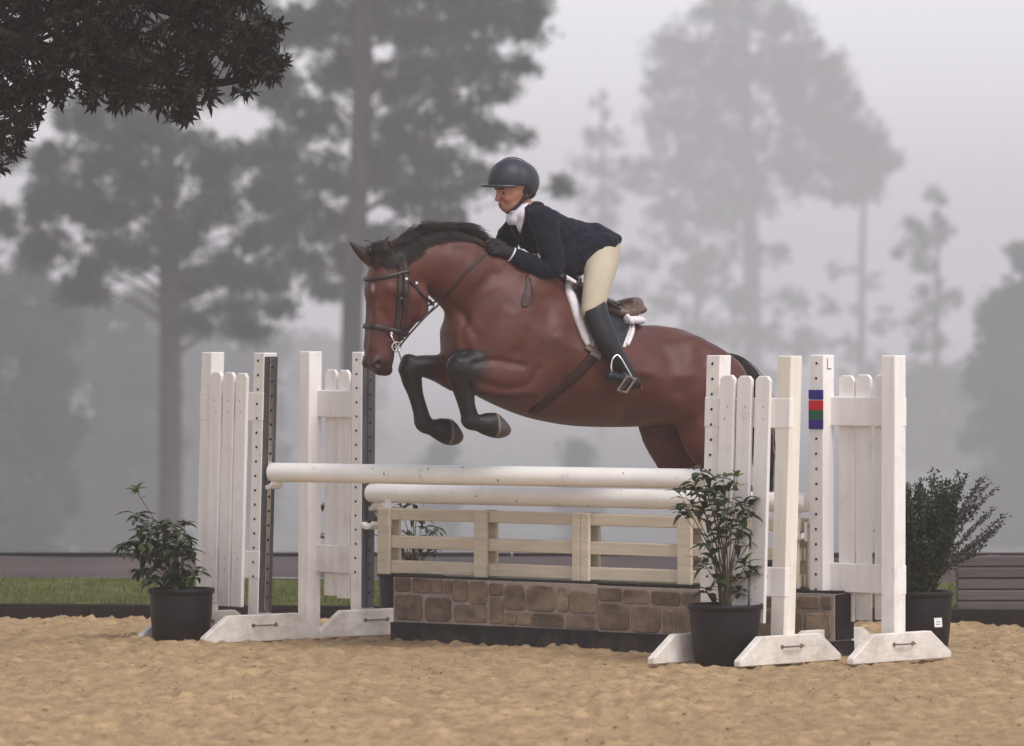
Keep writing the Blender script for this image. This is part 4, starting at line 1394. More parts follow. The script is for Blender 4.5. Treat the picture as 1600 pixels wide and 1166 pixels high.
# surface anatomy: creases between muscles and a slight unevenness, cut along the surface normals
me_t = mesh_arrays('tmp', HV, HF_)
nrm_ = np.zeros((len(HV), 3), np.float32)
me_t.vertices.foreach_get('normal', nrm_.ravel())
nb = np.zeros(len(HV) * 3, np.float32)
me_t.vertices.foreach_get('normal', nb)
nrm_ = nb.reshape(-1, 3).astype(float)
bpy.data.meshes.remove(me_t)
su = HV[:, 0] + np.abs(HV[:, 2]) * SN
S2 = np.stack([su, HV[:, 1]], 1)
lat = sstep(np.abs(nrm_[:, 2]), 0.15, 0.55)
disp = np.zeros(len(HV))
def crease(pts, wd, amp):
    global disp
    Q = catmull(np.array(pts, float), 6)
    d = seg_dist(S2, Q)
    disp += -1.35 * amp * np.exp(-(d / wd) ** 2) * lat
crease([(742, 566), (775, 562), (818, 570)], 5, 2.6)
crease([(752, 596), (790, 606), (826, 600), (842, 575)], 7, 2.6)
crease([(728, 545), (722, 515), (735, 470), (772, 430)], 10, 2.8)
crease([(846, 560), (858, 520), (852, 470)], 13, 2.4)
crease([(692, 470), (722, 492), (742, 520)], 8, 2.4)
crease([(652, 446), (664, 470), (650, 506), (632, 522)], 4, 2.2)
crease([(600, 486), (612, 505), (612, 525)], 6, 1.6)
crease([(1005, 600), (992, 640), (984, 668)], 12, 4.0)
crease([(1096, 548), (1106, 600), (1100, 655)], 12, 3.0)
crease([(1030, 540), (1046, 560), (1062, 610)], 14, 2.4)
crease([(880, 600), (930, 640), (985, 650)], 16, 2.0)
crease([(700, 386), (740, 400), (780, 432)], 10, 1.8)
crease([(690, 575), (715, 585)], 4, 1.2)
crease([(733, 600), (738, 625), (745, 640)], 3, 1.6)
crease([(654, 598), (660, 622), (670, 645)], 3, 1.6)
n1 = vnoise(su * 0.035 + 5, HV[:, 1] * 0.035 + np.abs(HV[:, 2]) * 0.02, 51) - 0.5
n2 = vnoise(su * 0.085 + 9, HV[:, 1] * 0.085 + np.abs(HV[:, 2]) * 0.05, 52) - 0.5
thick_ok = sstep(su, 690, 730)
disp += (2.6 * n1 + 1.0 * n2) * thick_ok * lat
HV = HV + nrm_ * disp[:, None]
HV = smooth_mesh(HV, HF_, 1)
bvh = BVHTree.FromPolygons([Vector(p) for p in HV], [tuple(q) for q in HF_.tolist()])

horse = thing('horse', 'bay horse with black legs and dark mane jumping to the left', 'horse', Vector(H([(900, 670, 0)])[0]))
body = frame_part('body', HV, HF_, M['coat'], horse)

# coat colouring: bay with black points
def screen(P):
    return P[:, 0] - P[:, 2] * SN
sx, sy, sw = screen(HV), HV[:, 1], HV[:, 2]
nzv = vnoise(HV[:, 0] * 0.05 + HV[:, 2] * 0.03, HV[:, 1] * 0.06, 31)
bay = np.array([0.116, 0.031, 0.021])
bay2 = np.array([0.080, 0.021, 0.015])
col = bay2 + (bay - bay2) * nzv[:, None]
black = np.array([0.0065, 0.0055, 0.007])
def legpath(nodes, i0):
    N = np.array(nodes, float)[i0:, :3].copy()
    N[:, 0] += N[:, 2] * SN
    return N
mask = np.zeros(len(HV))
for nodes, i0, rr in ((FORE_N, 3, 28), (FORE_F, 3, 25), (HIND_N, 4, 26), (HIND_F, 4, 26)):
    p = legpath(nodes, i0)
    d = seg_dist(HV, p)
    mask = np.maximum(mask, 1 - sstep(d, rr * 0.62, rr * 1.5))
# near knee: the black runs out along the forearm
dn = seg_dist(HV, legpath(FORE_N, 2))
kn = (1 - sstep(dn, 30, 46)) * (1 - sstep(sx + 0.35 * (sy - 585), 738, 772)) * (sw < -10) * (sy > 545)
mask = np.where((sw < -10) & (sx > 690) & (sx < 800) & (sy < 612), np.minimum(np.maximum(mask, kn), 1 - sstep(sx + 0.35 * (sy - 585), 738, 772)), mask)
mask *= 0.97
head = (sx < 690) & (sy > 385) & (sx < 672)
muz = sstep(sy, 535, 572) * (sx < 632) * (sy < 590) * (sx > 560)
mask = np.maximum(mask, 0.72 * muz)
ear = (sy < 408) & (sx < 622) & (HV[:, 0] < 618)
mask = np.maximum(mask, ear * 0.75)
crest = np.array([S(600, 402), S(628, 384), S(660, 366), S(690, 360), (722, 361, 0), (760, 380, 0), (790, 402, 0)])
mask = np.maximum(mask, 0.9 * (1 - sstep(seg_dist(HV, crest), 9, 17)))
eyed = np.hypot(HV[:, 0] - 617, HV[:, 1] - 468)
mask = np.maximum(mask, 0.6 * (1 - sstep(eyed, 6, 15)) * (np.abs(sw) > 18))
col = col * (1 - mask[:, None]) + black * mask[:, None]
star = (1 - sstep(np.hypot((sx - 587) / 3.4, (sy - 450) / 8.0), 0.3, 1.2)) * (sw < 14) * (sx < 600)
col = col * (1 - star[:, None]) + np.array([0.36, 0.30, 0.28]) * star[:, None]
for nodes in (HOOF_N, HOOF_F):
    p = np.array(nodes, float)[:, :3].copy()
    p[:, 0] += p[:, 2] * SN
    d = seg_dist(HV, p[1:])
    side_ok = (HV[:, 0] - p[0, 0]) > 10
    hm = (side_ok & (d < 24)).astype(float)
    col = col * (1 - hm[:, None]) + np.array([0.075, 0.060, 0.050]) * hm[:, None]
    rim = (np.abs((HV[:, 0] - p[0, 0]) - 11) < 1.4) & (d < 26)
    col[rim] = np.array([0.22, 0.19, 0.175])
set_colors(body, col)

def cast(px, py, out=0.0, w0=-300.0):
    """drop a picture point onto the near side of the horse; returns frame point and normal"""
    o_ = Vector((px + w0 * SN, py, w0))
    d_ = Vector((SN, 0, 1)).normalized()
    hit, nrm, _, _ = bvh.ray_cast(o_, d_)
    if hit is None:
        return None, None
    if nrm.dot(d_) > 0:
        nrm = -nrm
    return np.array(hit + nrm * out), np.array(nrm)

def drape(pts, n=6, out=1.5, fallback=-30.0):
    """follow a picture path on the near surface"""
    Q = catmull(np.array(pts, float), n)
    P, N = [], []
    lastw = None
    for q in Q:
        h_, n_ = cast(q[0], q[1], out)
        if h_ is None:
            w_ = fallback if lastw is None else lastw
            h_, n_ = S(q[0], q[1], w_), np.array([0, 0, -1.0])
        lastw = h_[2]
        P.append(h_)
        N.append(n_)
    return np.array(P), np.array(N)

def mirror(P):
    Q = np.array(P, float).copy()
    Q[:, 2] *= -1
    return Q

# eyes
for sd_ in (-1, 1):
    bm = bmesh.new()
    bmesh.ops.create_uvsphere(bm, u_segments=16, v_segments=10, radius=5.6)
    V_ = np.array([v_.co for v_ in bm.verts]) + np.array([617, 468, sd_ * 26.5])
    F_ = [[v_.index for v_ in f_.verts] for f_ in bm.faces]
    bm.free()
    frame_part('eye', V_, F_, M['eye'], horse)

# hair strands
def strands(paths, r0, r1):
    its = []
    for P in paths:
        P = np.asarray(P)
        its.append(tube_arrays(P, np.linspace(r0, r1, len(P)), 3, cap=False))
    V_, F_ = [], []
    o_ = 0
    for v_, f_ in its:
        V_.append(v_)
        F_.append(np.array(f_) + o_)
        o_ += len(v_)
    return np.vstack(V_), np.vstack(F_)

hr = np.random.default_rng(12)
crest_pts = catmull(np.array([[606, 404, 0], [616, 394, 0], [630, 384, 0], [655, 369, 0], [690, 360, 0], [722, 361, 0], [750, 374, 0]], float), 20)
def on_crest(t):
    x = np.interp(t, np.linspace(0, 1, len(crest_pts)), crest_pts[:, 0])
    y = np.interp(t, np.linspace(0, 1, len(crest_pts)), crest_pts[:, 1])
    return x, y
paths = []
locks = []
for i in range(95):
    locks.append((hr.uniform(0.08, 0.99), hr.uniform(0.35, 1.0) * (1.3 if hr.random() < 0.12 else 1), hr.uniform(24, 46), hr.normal(-3, 9), hr.normal(0, 2)))
for i in range(2600):
    lt, llift, lln, lsd, lw = locks[hr.integers(0, len(locks))]
    t = float(np.clip(lt + hr.normal(0, 0.012), 0.06, 0.995))
    x, y = on_crest(t)
    t2 = min(1.0, t + 0.05)
    x2, y2 = on_crest(t2)
    tx, ty = x2 - x, y2 - y
    L_ = math.hypot(tx, ty) + 1e-6
    tx, ty = tx / L_, ty / L_
    if t2 - t < 0.01:
        tx, ty = 0.85, 0.4
    nx_, ny_ = ty, -tx                  # up off the crest
    lift = (6 + 10 * math.sin(math.pi * t) ** 1.2) * llift * hr.uniform(0.55, 1.05)
    ln = lln * (0.75 + 0.4 * t) * hr.uniform(0.7, 1.08)
    w = lw + hr.normal(0, 3.0)
    sdw = lsd + hr.normal(0, 2.0)
    p0 = np.array([x, y + 3, w])
    p1 = p0 + np.array([tx * ln * .28 + nx_ * lift * .75, ty * ln * .28 + ny_ * lift * .75, sdw * .3])
    p2 = p0 + np.array([tx * ln * .62 + nx_ * lift, ty * ln * .62 + ny_ * lift, sdw * .7])
    p3 = p0 + np.array([tx * ln + nx_ * lift * .72, ty * ln + ny_ * lift * .72 + hr.uniform(0, 4), sdw * 0.9 + lsd * 0.1])
    paths.append(catmull([p0, p1, p2, p3], 3))
# hair lying over the near side of the crest
for i in range(1300):
    t = hr.uniform(0.05, 0.98)
    x, y = on_crest(t)
    ln = hr.uniform(8, 26) * (1.0 if t < 0.45 else 0.8)
    P_, N_ = drape([(x, y + 6), (x + ln * .45, y + 8 + ln * .35), (x + ln * 1.0, y + 9 + ln * .62)], 3, hr.uniform(0.8, 3.0), -8)
    paths.append(P_)
v_, f_ = strands(paths, 0.60, 0.12)
frame_part('mane', v_, f_, M['mane'], horse, kind=None)
# forelock and bridle path tuft between the ears
paths = []
for i in range(620):
    x, y, w = hr.uniform(590, 632), hr.uniform(388, 402), hr.normal(0, 9)
    if hr.random() < 0.5:
        p0 = np.array([x + w * 0, y + 6, w])
        p1 = p0 + np.array([hr.normal(-4, 4), -hr.uniform(6, 14), hr.normal(0, 2)])
        p2 = p1 + np.array([hr.normal(5, 5), -hr.uniform(0, 6), hr.normal(-2, 3)])
        p3 = p2 + np.array([hr.normal(9, 5), hr.uniform(-2, 6), hr.normal(-2, 3)])
        paths.append(catmull([p0, p1, p2, p3], 3))
    else:
        P_, N_ = drape([(x, y + 4), (x - hr.uniform(-6, 8), y + hr.uniform(8, 14)), (x - hr.uniform(-8, 8), y + hr.uniform(14, 24))], 3, hr.uniform(1, 4), -10)
        paths.append(P_)
v_, f_ = strands(paths, 0.9, 0.25)
frame_part('forelock', v_, f_, M['mane'], horse)
# tail
paths = []
for i in range(900):
    a = hr.normal(0, 1)
    b_ = hr.normal(0, 1)
    t_end = hr.uniform(0.55, 1.0)
    base_ = np.array([[1126, 556, 0], [1148, 560, 0], [1172, 586, 0], [1190, 635, 0], [1198, 690, 0], [1204, 752, 0], [1206, 800, 0]], float)
    sp = np.array([2, 4, 8, 11, 11, 9, 6])
    base_[:, 0] += a * sp * 0.55 + hr.normal(0, 1.5, 7)
    base_[:, 1] += -a * sp * 0.35
    base_[:, 2] += b_ * sp * 0.9
    P_ = catmull(base_, 3)
    paths.append(P_[: max(5, int(len(P_) * t_end))])
v_, f_ = strands(paths, 1.1, 0.35)
frame_part('tail', v_, f_, M['mane'], horse)

# ------------------------------------------------------------------ bridle
bridle = thing('bridle', 'dark leather bridle with metal bit on the head of the horse', 'bridle', Vector(H([(610, 560, 0)])[0]))
def fr_ribbon(name, P, N, half, thick, mat, root):
    v_, f_ = ribbon_arrays(P, N, half, thick)
    return frame_part(name, v_, f_, mat, root)
def fr_tube(name, P, rad, mat, root, sides=8):
    v_, f_ = tube_arrays(P, rad, sides)
    return frame_part(name, v_, f_, mat, root)
def ring_pts(c, e1, e2, a0, a1, n, rad=62.0, out=0.8):
    P, N = [], []
    for a in np.linspace(a0, a1, n):
        d = Vector(e1) * math.cos(a) + Vector(e2) * math.sin(a)
        d.normalize()
        o_ = Vector(c) + d * rad
        hit, nrm, _, _ = bvh.ray_cast(o_, -d)
        if hit is None:
            continue
        if nrm.dot(d) < 0:
            nrm = -nrm
        P.append(np.array(hit + nrm * out))
        N.append(np.array(nrm))
    return np.array(P), np.array(N)
P_, N_ = ring_pts((606, 515, 0), (0.975, 0.22, 0), (0, 0, 1), 0, 2 * math.pi, 44, 58)
fr_ribbon('noseband', P_, N_, 4.0, 2.4, M['leather'], bridle)
P_, N_ = ring_pts((612, 429, 0), (0.96, -0.26, 0), (0, 0, 1), R(60), R(300), 40, 60)
fr_ribbon('browband', P_, N_, 3.0, 2.4, M['leather'], bridle)
P_, N_ = drape([(626, 392), (634, 408), (637, 436), (637, 470), (634, 500), (629, 530)], 8, 0.8, -22)
fr_ribbon('cheekpiece', P_, N_, 4.2, 2.2, M['leather'], bridle)
fr_ribbon('cheekpiece', mirror(P_), mirror(N_), 3.2, 2.2, M['leather'], bridle)
P_, N_ = drape([(631, 410), (628, 440), (626, 475), (622, 515)], 8, 0.8, -22)
fr_ribbon('noseband_hanger', P_, N_, 3.0, 2.0, M['leather'], bridle)
P_, N_ = drape([(638, 436), (650, 448), (664, 462), (678, 477)], 6, 0.8, -20)
fr_ribbon('throatlatch', P_, N_, 1.8, 1.8, M['leather'], bridle)
for (a, b) in ((637, 437), (652.5, 443), (615, 520)):
    h_, n_ = cast(a, b, 3.0)
    if h_ is not None:
        bm = bmesh.new()
        bmesh.ops.create_cube(bm, size=4.2)
        bmesh.ops.bevel(bm, geom=bm.edges[:], offset=0.8, segments=1, affect='EDGES')
        V_ = np.array([v_.co for v_ in bm.verts]) * np.array([1, 1.1, .45]) + h_
        F_ = [[v_.index for v_ in f_.verts] for f_ in bm.faces]
        bm.free()
        frame_part('buckle', V_, F_, M['steel'], bridle, smooth=False)
for sd_ in (-1, 1):
    c_ = np.array([623 + (-22) * SN, 541, sd_ * 22.5])
    a = np.linspace(0, 2 * math.pi, 25)
    fr_tube('bit_ring', np.stack([c_[0] + 7.2 * np.cos(a), c_[1] + 7.2 * np.sin(a), np.full(25, c_[2])], 1), 1.15, M['steel'], bridle)
fr_tube('bit_mouthpiece', [(612, 541, -22), (611, 542, 0), (612, 541, 22)], 1.6, M['steel'], bridle)
fr_tube('bit_shank', [S(613, 520, -22), S(618, 530, -23), S(624, 541, -24), S(630, 561, -23)], 1.0, M['steel'], bridle)
# reins: from the bit ring under the jaw, up the neck to the hands
HAND_N = (771, 391, -34)
def rein(side):
    P0 = [S(627, 541, -23), S(645, 519, -30), S(668, 494, -36)]
    Pn, Nn = drape([(692, 471), (712, 446), (738, 418), (757, 400)], 5, 2.0, -36)
    P = catmull(np.vstack([P0, Pn[::3], [S(*HAND_N)]]), 6)
    return P
P_ = rein(-1)
fr_tube('rein', P_, 1.5, M['leather'], bridle, 6)
fr_tube('rein', mirror(P_), 1.5, M['leather'], bridle, 6)
P_ = np.vstack([S(668, 478, -24), S(675, 470, -26), S(681, 484, -30)])
fr_tube('martingale_ring', catmull([S(664, 496, -35), S(672, 488, -33), S(680, 478, -30), S(674, 468, -27)], 6), 1.0, M['leather'], bridle, 6)
P_, N_ = drape([(824, 432), (822, 450), (816, 474), (818, 480)], 6, 0.6, -50)
fr_ribbon('neck_strap', P_, N_, 1.8, 1.4, M['leather'], bridle)
P_, N_ = drape([(828, 436), (832, 458), (829, 474), (820, 480)], 6, 0.6, -50)
fr_ribbon('neck_strap', P_, N_, 1.4, 1.2, M['leather'], bridle)
# ------------------------------------------------------------------ saddle and pad
def patch(left, right, rows, cols, out, thick, tree=None):
    """draped sheet between two picture curves, with thickness"""
    Lc, Rc = catmull(np.array(left, float), 8), catmull(np.array(right, float), 8)
    tl = np.linspace(0, 1, rows)
    Li = np.stack([np.interp(tl, np.linspace(0, 1, len(Lc)), Lc[:, i]) for i in (0, 1)], 1)
    Ri = np.stack([np.interp(tl, np.linspace(0, 1, len(Rc)), Rc[:, i]) for i in (0, 1)], 1)
    top, bot = [], []
    last = (np.array([0, 0, -60.0]), np.array([0, 0, -1.0]))
    for r_ in range(rows):
        for c_ in range(cols):
            q = Li[r_] + (Ri[r_] - Li[r_]) * c_ / (cols - 1)
            d_ = Vector((SN, 0, 1)).normalized()
            hit, nrm, _, _ = (tree or bvh).ray_cast(Vector((q[0] - 300 * SN, q[1], -300)), d_)
            if hit is None:
                w_ = last[0][2]
                h_, n_ = S(q[0], q[1], w_), last[1]
            else:
                if nrm.dot(d_) > 0:
                    nrm = -nrm
                h_, n_ = np.array(hit), np.array(nrm)
            last = (h_, n_)
            e = min(r_, rows - 1 - r_, c_, cols - 1 - c_)
            t_ = thick * (0.35 if e == 0 else (0.85 if e == 1 else 1.0))
            top.append(h_ + n_ * (out + t_))
            bot.append(h_ + n_ * out)
    n = rows * cols
    F = []
    for r_ in range(rows - 1):
        for c_ in range(cols - 1):
            i = r_ * cols + c_
            F.append((i, i + 1, i + cols + 1, i + cols))
            F.append((n + i, n + i + cols, n + i + cols + 1, n + i + 1))
    edge = [(r_ * cols, (r_ + 1) * cols) for r_ in range(rows - 1)] + [((r_ + 1) * cols - 1 + cols, (r_ + 1) * cols - 1) for r_ in range(rows - 1)]
    edge += [(c_ + 1, c_) for c_ in range(cols - 1)] + [((rows - 1) * cols + c_, (rows - 1) * cols + c_ + 1) for c_ in range(cols - 1)]
    for a, b in edge:
        F.append((a, b, n + b, n + a))
    return np.vstack([top, bot]), F

pad = thing('saddle_pad', 'white fleece saddle pad under the dark saddle', 'saddle pad', Vector(H([(940, 540, 0)])[0]))
PL = [(884, 430), (884, 455), (897, 502), (914, 541)]
PR = [(960, 476), (990, 497), (988, 520), (976, 543)]
v_, f_ = patch(PL, PR, 22, 18, 0.6, 2.4)
frame_part('pad_panel', v_, f_, M['fleece'], pad)
v2 = v_.copy()
v2[:, 2] *= -1
frame_part('pad_panel', v2, [q[::-1] for q in f_], M['fleece'], pad)
P_, N_ = drape([(888, 444), (887, 451), (889, 462), (898, 488), (908, 515), (917, 540)], 8, 3.0, -60)
fr_tube('fleece_roll', P_, np.interp(np.linspace(0, 1, len(P_)), [0, .1, .9, 1], [5, 6.6, 6.4, 4]), M['fleece'], pad, 14)
fr_tube('fleece_roll', mirror(P_), 6.2, M['fleece'], pad, 12)
fr_tube('fleece_roll', catmull([(950, 500, -58), (972, 500, -50), (990, 501, -28), (996, 502, 0), (990, 501, 28), (972, 500, 50), (950, 500, 58)], 5), 6.0, M['fleece'], pad, 12)
P_, N_ = drape([(978, 492), (986, 505), (986, 520), (978, 540)], 8, 2.0, -80)
fr_tube('fleece_roll', P_, 3.4, M['fleece'], pad, 10)

saddle = thing('saddle', 'brown and black jumping saddle under the rider', 'saddle', Vector(H([(940, 500, 0)])[0]))
sf = Field((840, 410, -80), (1030, 530, 80), 1.7)
sf.loft([(888, 434, 0, 9, 18), (900, 450, 0, 9, 24), (920, 470, 0, 9, 28), (945, 484, 0, 9, 38), (970, 488, 0, 9, 46), (990, 484, 0, 9, 42)], 6, raw=True)
sf.loft([(970, 488, -42, 9, 9), (984, 477, -30, 8, 8), (994, 470, 0, 6, 10), (984, 477, 30, 8, 8), (970, 488, 42, 9, 9)], 5, raw=True)
sf.loft([(930, 482, -34, 9, 12), (955, 490, -46, 9, 12)], 6, raw=True)
sf.loft([(930, 482, 34, 9, 12), (955, 490, 46, 9, 12)], 6, raw=True)
v_, f_ = sf.mesh()
frame_part('seat', smooth_mesh(v_, f_, 2), f_, M['leather_brown'], saddle)
FLp = [(905, 440), (901, 456), (910, 490), (922, 520), (932, 548)]
FRp = [(945, 470), (972, 482), (981, 500), (977, 522), (966, 552)]
v_, f_ = patch(FLp, FRp, 20, 14, 4.4, 2.6)
frame_part('flap', v_, f_, M['leather_navy'], saddle)
v2 = v_.copy()
v2[:, 2] *= -1
frame_part('flap', v2, [q[::-1] for q in f_], M['leather_navy'], saddle)
P_, N_ = drape([(903, 440), (899, 456), (908, 488), (921, 522)], 8, 8.0, -60)
fr_tube('knee_roll', P_, 4.6, M['leather'], saddle, 10)
P_, N_ = drape([(905, 434), (906, 470), (918, 500), (930, 520)], 8, 9.0, -60)
fr_ribbon('stirrup_leather', P_, N_, 3.4, 1.5, M['leather'], saddle)
for (a, b) in ((908, 433), (899, 456)):
    h_, n_ = cast(a, b, 12)
    if h_ is not None:
        bm = bmesh.new()
        bmesh.ops.create_cube(bm, size=5.0)
        V_ = np.array([q.co for q in bm.verts]) * np.array([1.1, .7, .4]) + h_
        F_ = [[q.index for q in f2.verts] for f2 in bm.faces]
        bm.free()
        frame_part('stirrup_bar', V_, F_, M['steel'], saddle, smooth=False)
# girth straps and girth
for (x0, y0, x1, y1, hw) in ((913, 541, 926, 549, 5.5), (922, 549, 936, 557, 6.5), (928, 536, 930, 547, 3.0), (940, 551, 948, 553, 3.5)):
    P_, N_ = drape([(x0, y0), ((x0 + x1) / 2, (y0 + y1) / 2), (x1, y1)], 4, 3.2, -85)
    fr_ribbon('girth_billet', P_, N_, hw, 2.0, M['elastic'], saddle)
P_, N_ = drape([(926, 556), (905, 580), (880, 602), (850, 628), (832, 644)], 8, 0.6, -80)
fr_ribbon('girth', P_, N_, 8.0, 1.4, M['girth'], saddle)
fr_ribbon('girth', mirror(P_), mirror(N_), 8.0, 1.4, M['girth'], saddle)

# stirrup irons
def stirrup(side):
    m_ = (lambda P: np.asarray(P)) if side < 0 else mirror
    st = []
    arch = catmull([S(955, 584, -128), S(953, 573, -128), S(955, 561, -127), S(962, 554, -126), S(969, 560, -130), S(977, 574, -134), S(985, 588, -136)], 6)
    v1, f1 = tube_arrays(m_(arch), 1.35, 8)
    frame_part('stirrup_iron', v1, f1, M['steel'], saddle)
    c1, c2 = S(984, 589, -137), S(970, 610, -132)
    dv = (c2 - c1)
    ax = np.array([5.2, 1.8, -3.0])
    items = []
    for off_ in (-1, 1):
        items.append(tube_arrays(m_([c1 + ax * off_, c2 + ax * off_]), 1.7, 6))
    items.append(tube_arrays(m_([c1 - ax * 1.2, c1 + ax * 1.2]), 1.7, 6))
    items.append(tube_arrays(m_([c2 - ax * 1.2, c2 + ax * 1.2]), 1.7, 6))
    v1, f1 = join_arrays(items)
    frame_part('stirrup_tread', v1, f1, M['elastic'], saddle, smooth=False)
    v1, f1 = ribbon_arrays(m_([c1, (c1 + c2) / 2, c2]), np.tile(np.array([0.3, 0.2, -1.0 * (1 if side < 0 else -1)]), (3, 1)), 3.6, 1.2)
    frame_part('tread_rubber', v1, f1, M['leather'], saddle, smooth=False)
stirrup(-1)
stirrup(1)

# ------------------------------------------------------------------ the rider
rider = thing('person', 'rider in navy jacket, tan breeches, tall boots and dark helmet crouching over the neck', 'person', Vector(H([(935, 480, 0)])[0]))
TORSO = [(938, 380, 0, 20, 44), (905, 383, 0, 33, 45), (870, 375, 0, 37, 45), (843, 358, 0, 33, 48), (827, 343, 0, 22, 40)]
ARM_N = [(848, 346, -48, 18, 16), (857, 380, -56, 16.5, 15), (863, 414, -58, 15, 14), (848, 421, -56, 14, 13), (826, 411, -46, 12, 11.5), (803, 399, -36, 9.5, 9.5)]
ARM_F = [(816, 347, 46, 16, 15), (795, 372, 50, 15, 14), (791, 392, 46, 13, 12), (774, 395, 35, 9.5, 9.5)]
def leg_nodes(nodes, side):
    N = np.array(nodes, float)
    N[:, 0] += N[:, 2] * SN
    if side > 0:
        N[:, 2] *= -1
    return N
THIGH = [(938, 390, -28, 28, 26), (937, 420, -56, 23, 21), (930, 455, -80, 18, 17), (925, 486, -90, 16, 15)]
SHIN = [(925, 474, -90, 16, 15.5), (933, 500, -96, 16.5, 15.5), (946, 530, -103, 15, 14), (960, 553, -107, 11.5, 11.5), (972, 572, -110, 9.5, 10), (981, 588, -111, 9, 9)]
FOOT = [(991, 597, -108, 8, 8), (976, 596, -116, 8.5, 9), (959, 589, -124, 7.5, 9), (950, 586, -128, 5.5, 7.5)]

def head_prims(F):
    F.loft([(807, 287, 0, 29, 24)], 5, raw=True)
    F.loft([(799, 306, 0, 22, 19), (797, 317, 0, 15, 15)], 7, raw=True)
    F.loft([(791, 326, 0, 6.5, 8)], 6, raw=True)
    F.loft([(782, 299, 0, 3.0, 3.0), (778.4, 308, 0, 3.2, 3.2), (776.6, 313, 0, 3.3, 3.8)], 4, raw=True)
    F.loft([(783, 297, -8, 4, 6)], 3, raw=True)
    F.loft([(783, 297, 8, 4, 6)], 3, raw=True)
    F.loft([(783.2, 319.5, 0, 3.2, 6)], 4, raw=True)
    F.loft([(784, 323.5, 0, 3.0, 5)], 4, raw=True)
    for s_ in (-1, 1):
        F.loft([(789, 311, s_ * 11, 7, 6)], 5, raw=True)
        F.loft([(779.5, 303, s_ * 10, 3.4, 4.5)], 3, sub=True, raw=True)
        F.loft([(812, 304, s_ * 20, 4, 4), (811, 310, s_ * 19, 3, 3)], 2.5, raw=True)
    F.loft([(779.8, 321.6, 0, 1.0, 5.0)], 1.5, sub=True, raw=True)
    F.loft([(812, 318, 0, 16, 15), (822, 336, 0, 18, 18)], 8, raw=True)

bf = Field((690, 245, -140), (1040, 622, 140), 1.7)
head_prims(bf)
g_ = -2.5
bf.loft(TORSO, 10, raw=True, grow=g_)
bf.loft(ARM_N, 6, grow=g_)
bf.loft(ARM_F, 6, grow=g_)
for s_ in (-1, 1):
    bf.loft(leg_nodes(THIGH, s_), 4, raw=True, grow=-4.5)
    bf.loft(leg_nodes(SHIN, s_), 4, raw=True, grow=-5.0)
    bf.loft(leg_nodes(FOOT, s_), 4, raw=True, grow=g_)
V_, F_ = bf.mesh()
V_ = smooth_mesh(V_, F_, 1)
bo = frame_part('body', V_, F_, M['skin'], rider)
# skin tone with lips
sk = np.ones((len(V_), 3))
lip = (1 - sstep(np.hypot((V_[:, 1] - 321.5) / 4.0, V_[:, 2] / 7.0), 0.7, 1.1)) * (V_[:, 0] < 786)
sk = sk * (1 - 0.55 * lip[:, None] * np.array([0.6, 1, 1]))
blush = (1 - sstep(np.hypot(V_[:, 1] - 312, V_[:, 0] - 788), 4, 12)) * 0.18
sk = sk * (1 - blush[:, None] * np.array([0.1, 1, 1]))
nt = M['skin'].node_tree
at = nt.nodes.new('ShaderNodeAttribute')
at.attribute_name = 'Col'
mx = nt.nodes.new('ShaderNodeMix')
mx.data_type = 'RGBA'
mx.blend_type = 'MULTIPLY'
mx.inputs['Factor'].default_value = 1.0
bsdf = nt.nodes['Principled BSDF']
src = bsdf.inputs['Base Color'].links[0].from_socket
nt.links.new(src, mx.inputs['A'])
nt.links.new(at.outputs['Color'], mx.inputs['B'])
nt.links.new(mx.outputs['Result'], bsdf.inputs['Base Color'])
set_colors(bo, sk)
for s_ in (-1, 1):
    bm = bmesh.new()
    bmesh.ops.create_uvsphere(bm, u_segments=12, v_segments=8, radius=2.3)
    E_ = np.array([q.co for q in bm.verts]) * np.array([1, 0.62, 1.1]) + np.array([783.0, 303.5, s_ * 9])
    Ef = [[q.index for q in f2.verts] for f2 in bm.faces]
    bm.free()
    frame_part('eye', E_, Ef, M['eye'], rider)
    fr_tube('eyebrow', catmull([(777.5, 297.5, s_ * 4), (777.8, 296, s_ * 9), (781, 297, s_ * 14)], 4), 1.0, M['hair'], rider, 6)

# jacket
jf = Field((700, 305, -90), (1000, 450, 90), 1.7)
jf.loft(TORSO, 10, raw=True, grow=2.0)
jf.loft([(900, 405, -44, 27, 13), (932, 388, -48, 24, 13), (952, 380, -44, 12, 12)], 7)
jf.loft([(907, 402, 30, 24, 12), (935, 386, 30, 20, 12), (946, 378, 30, 9, 11)], 7)
jf.loft([(930, 374, 0, 25, 45), (950, 373, 0, 12, 40)], 8, raw=True)
jf.loft([(846, 344, -42, 20, 18)], 8)
jf.loft(ARM_N, 5, grow=2.2)
jf.loft(ARM_F, 5, grow=2.2)
jf.loft([(832, 326, -12, 10, 10), (836, 326, 0, 10, 14), (828, 330, 14, 9, 9)], 5, raw=True)
# creases: elbow and waist
jf.loft([(846, 404, -76, 2.0, 3), (860, 398, -78, 2.0, 3)], 5, sub=True)
jf.loft([(893, 352, -48, 2, 4), (888, 385, -56, 2, 4)], 5, sub=True)
# open neckline and lower edge
U_ = jf.ax[0][:, None, None]
Vv = jf.ax[1][None, :, None]
Ww = jf.ax[2][None, None, :]
jf.loft([(806, 318, 0, 15, 13), (800, 334, 0, 13, 10)], 4, sub=True, raw=True)
Jv, Jf = jf.mesh()
Jv = smooth_mesh(Jv, Jf, 2)
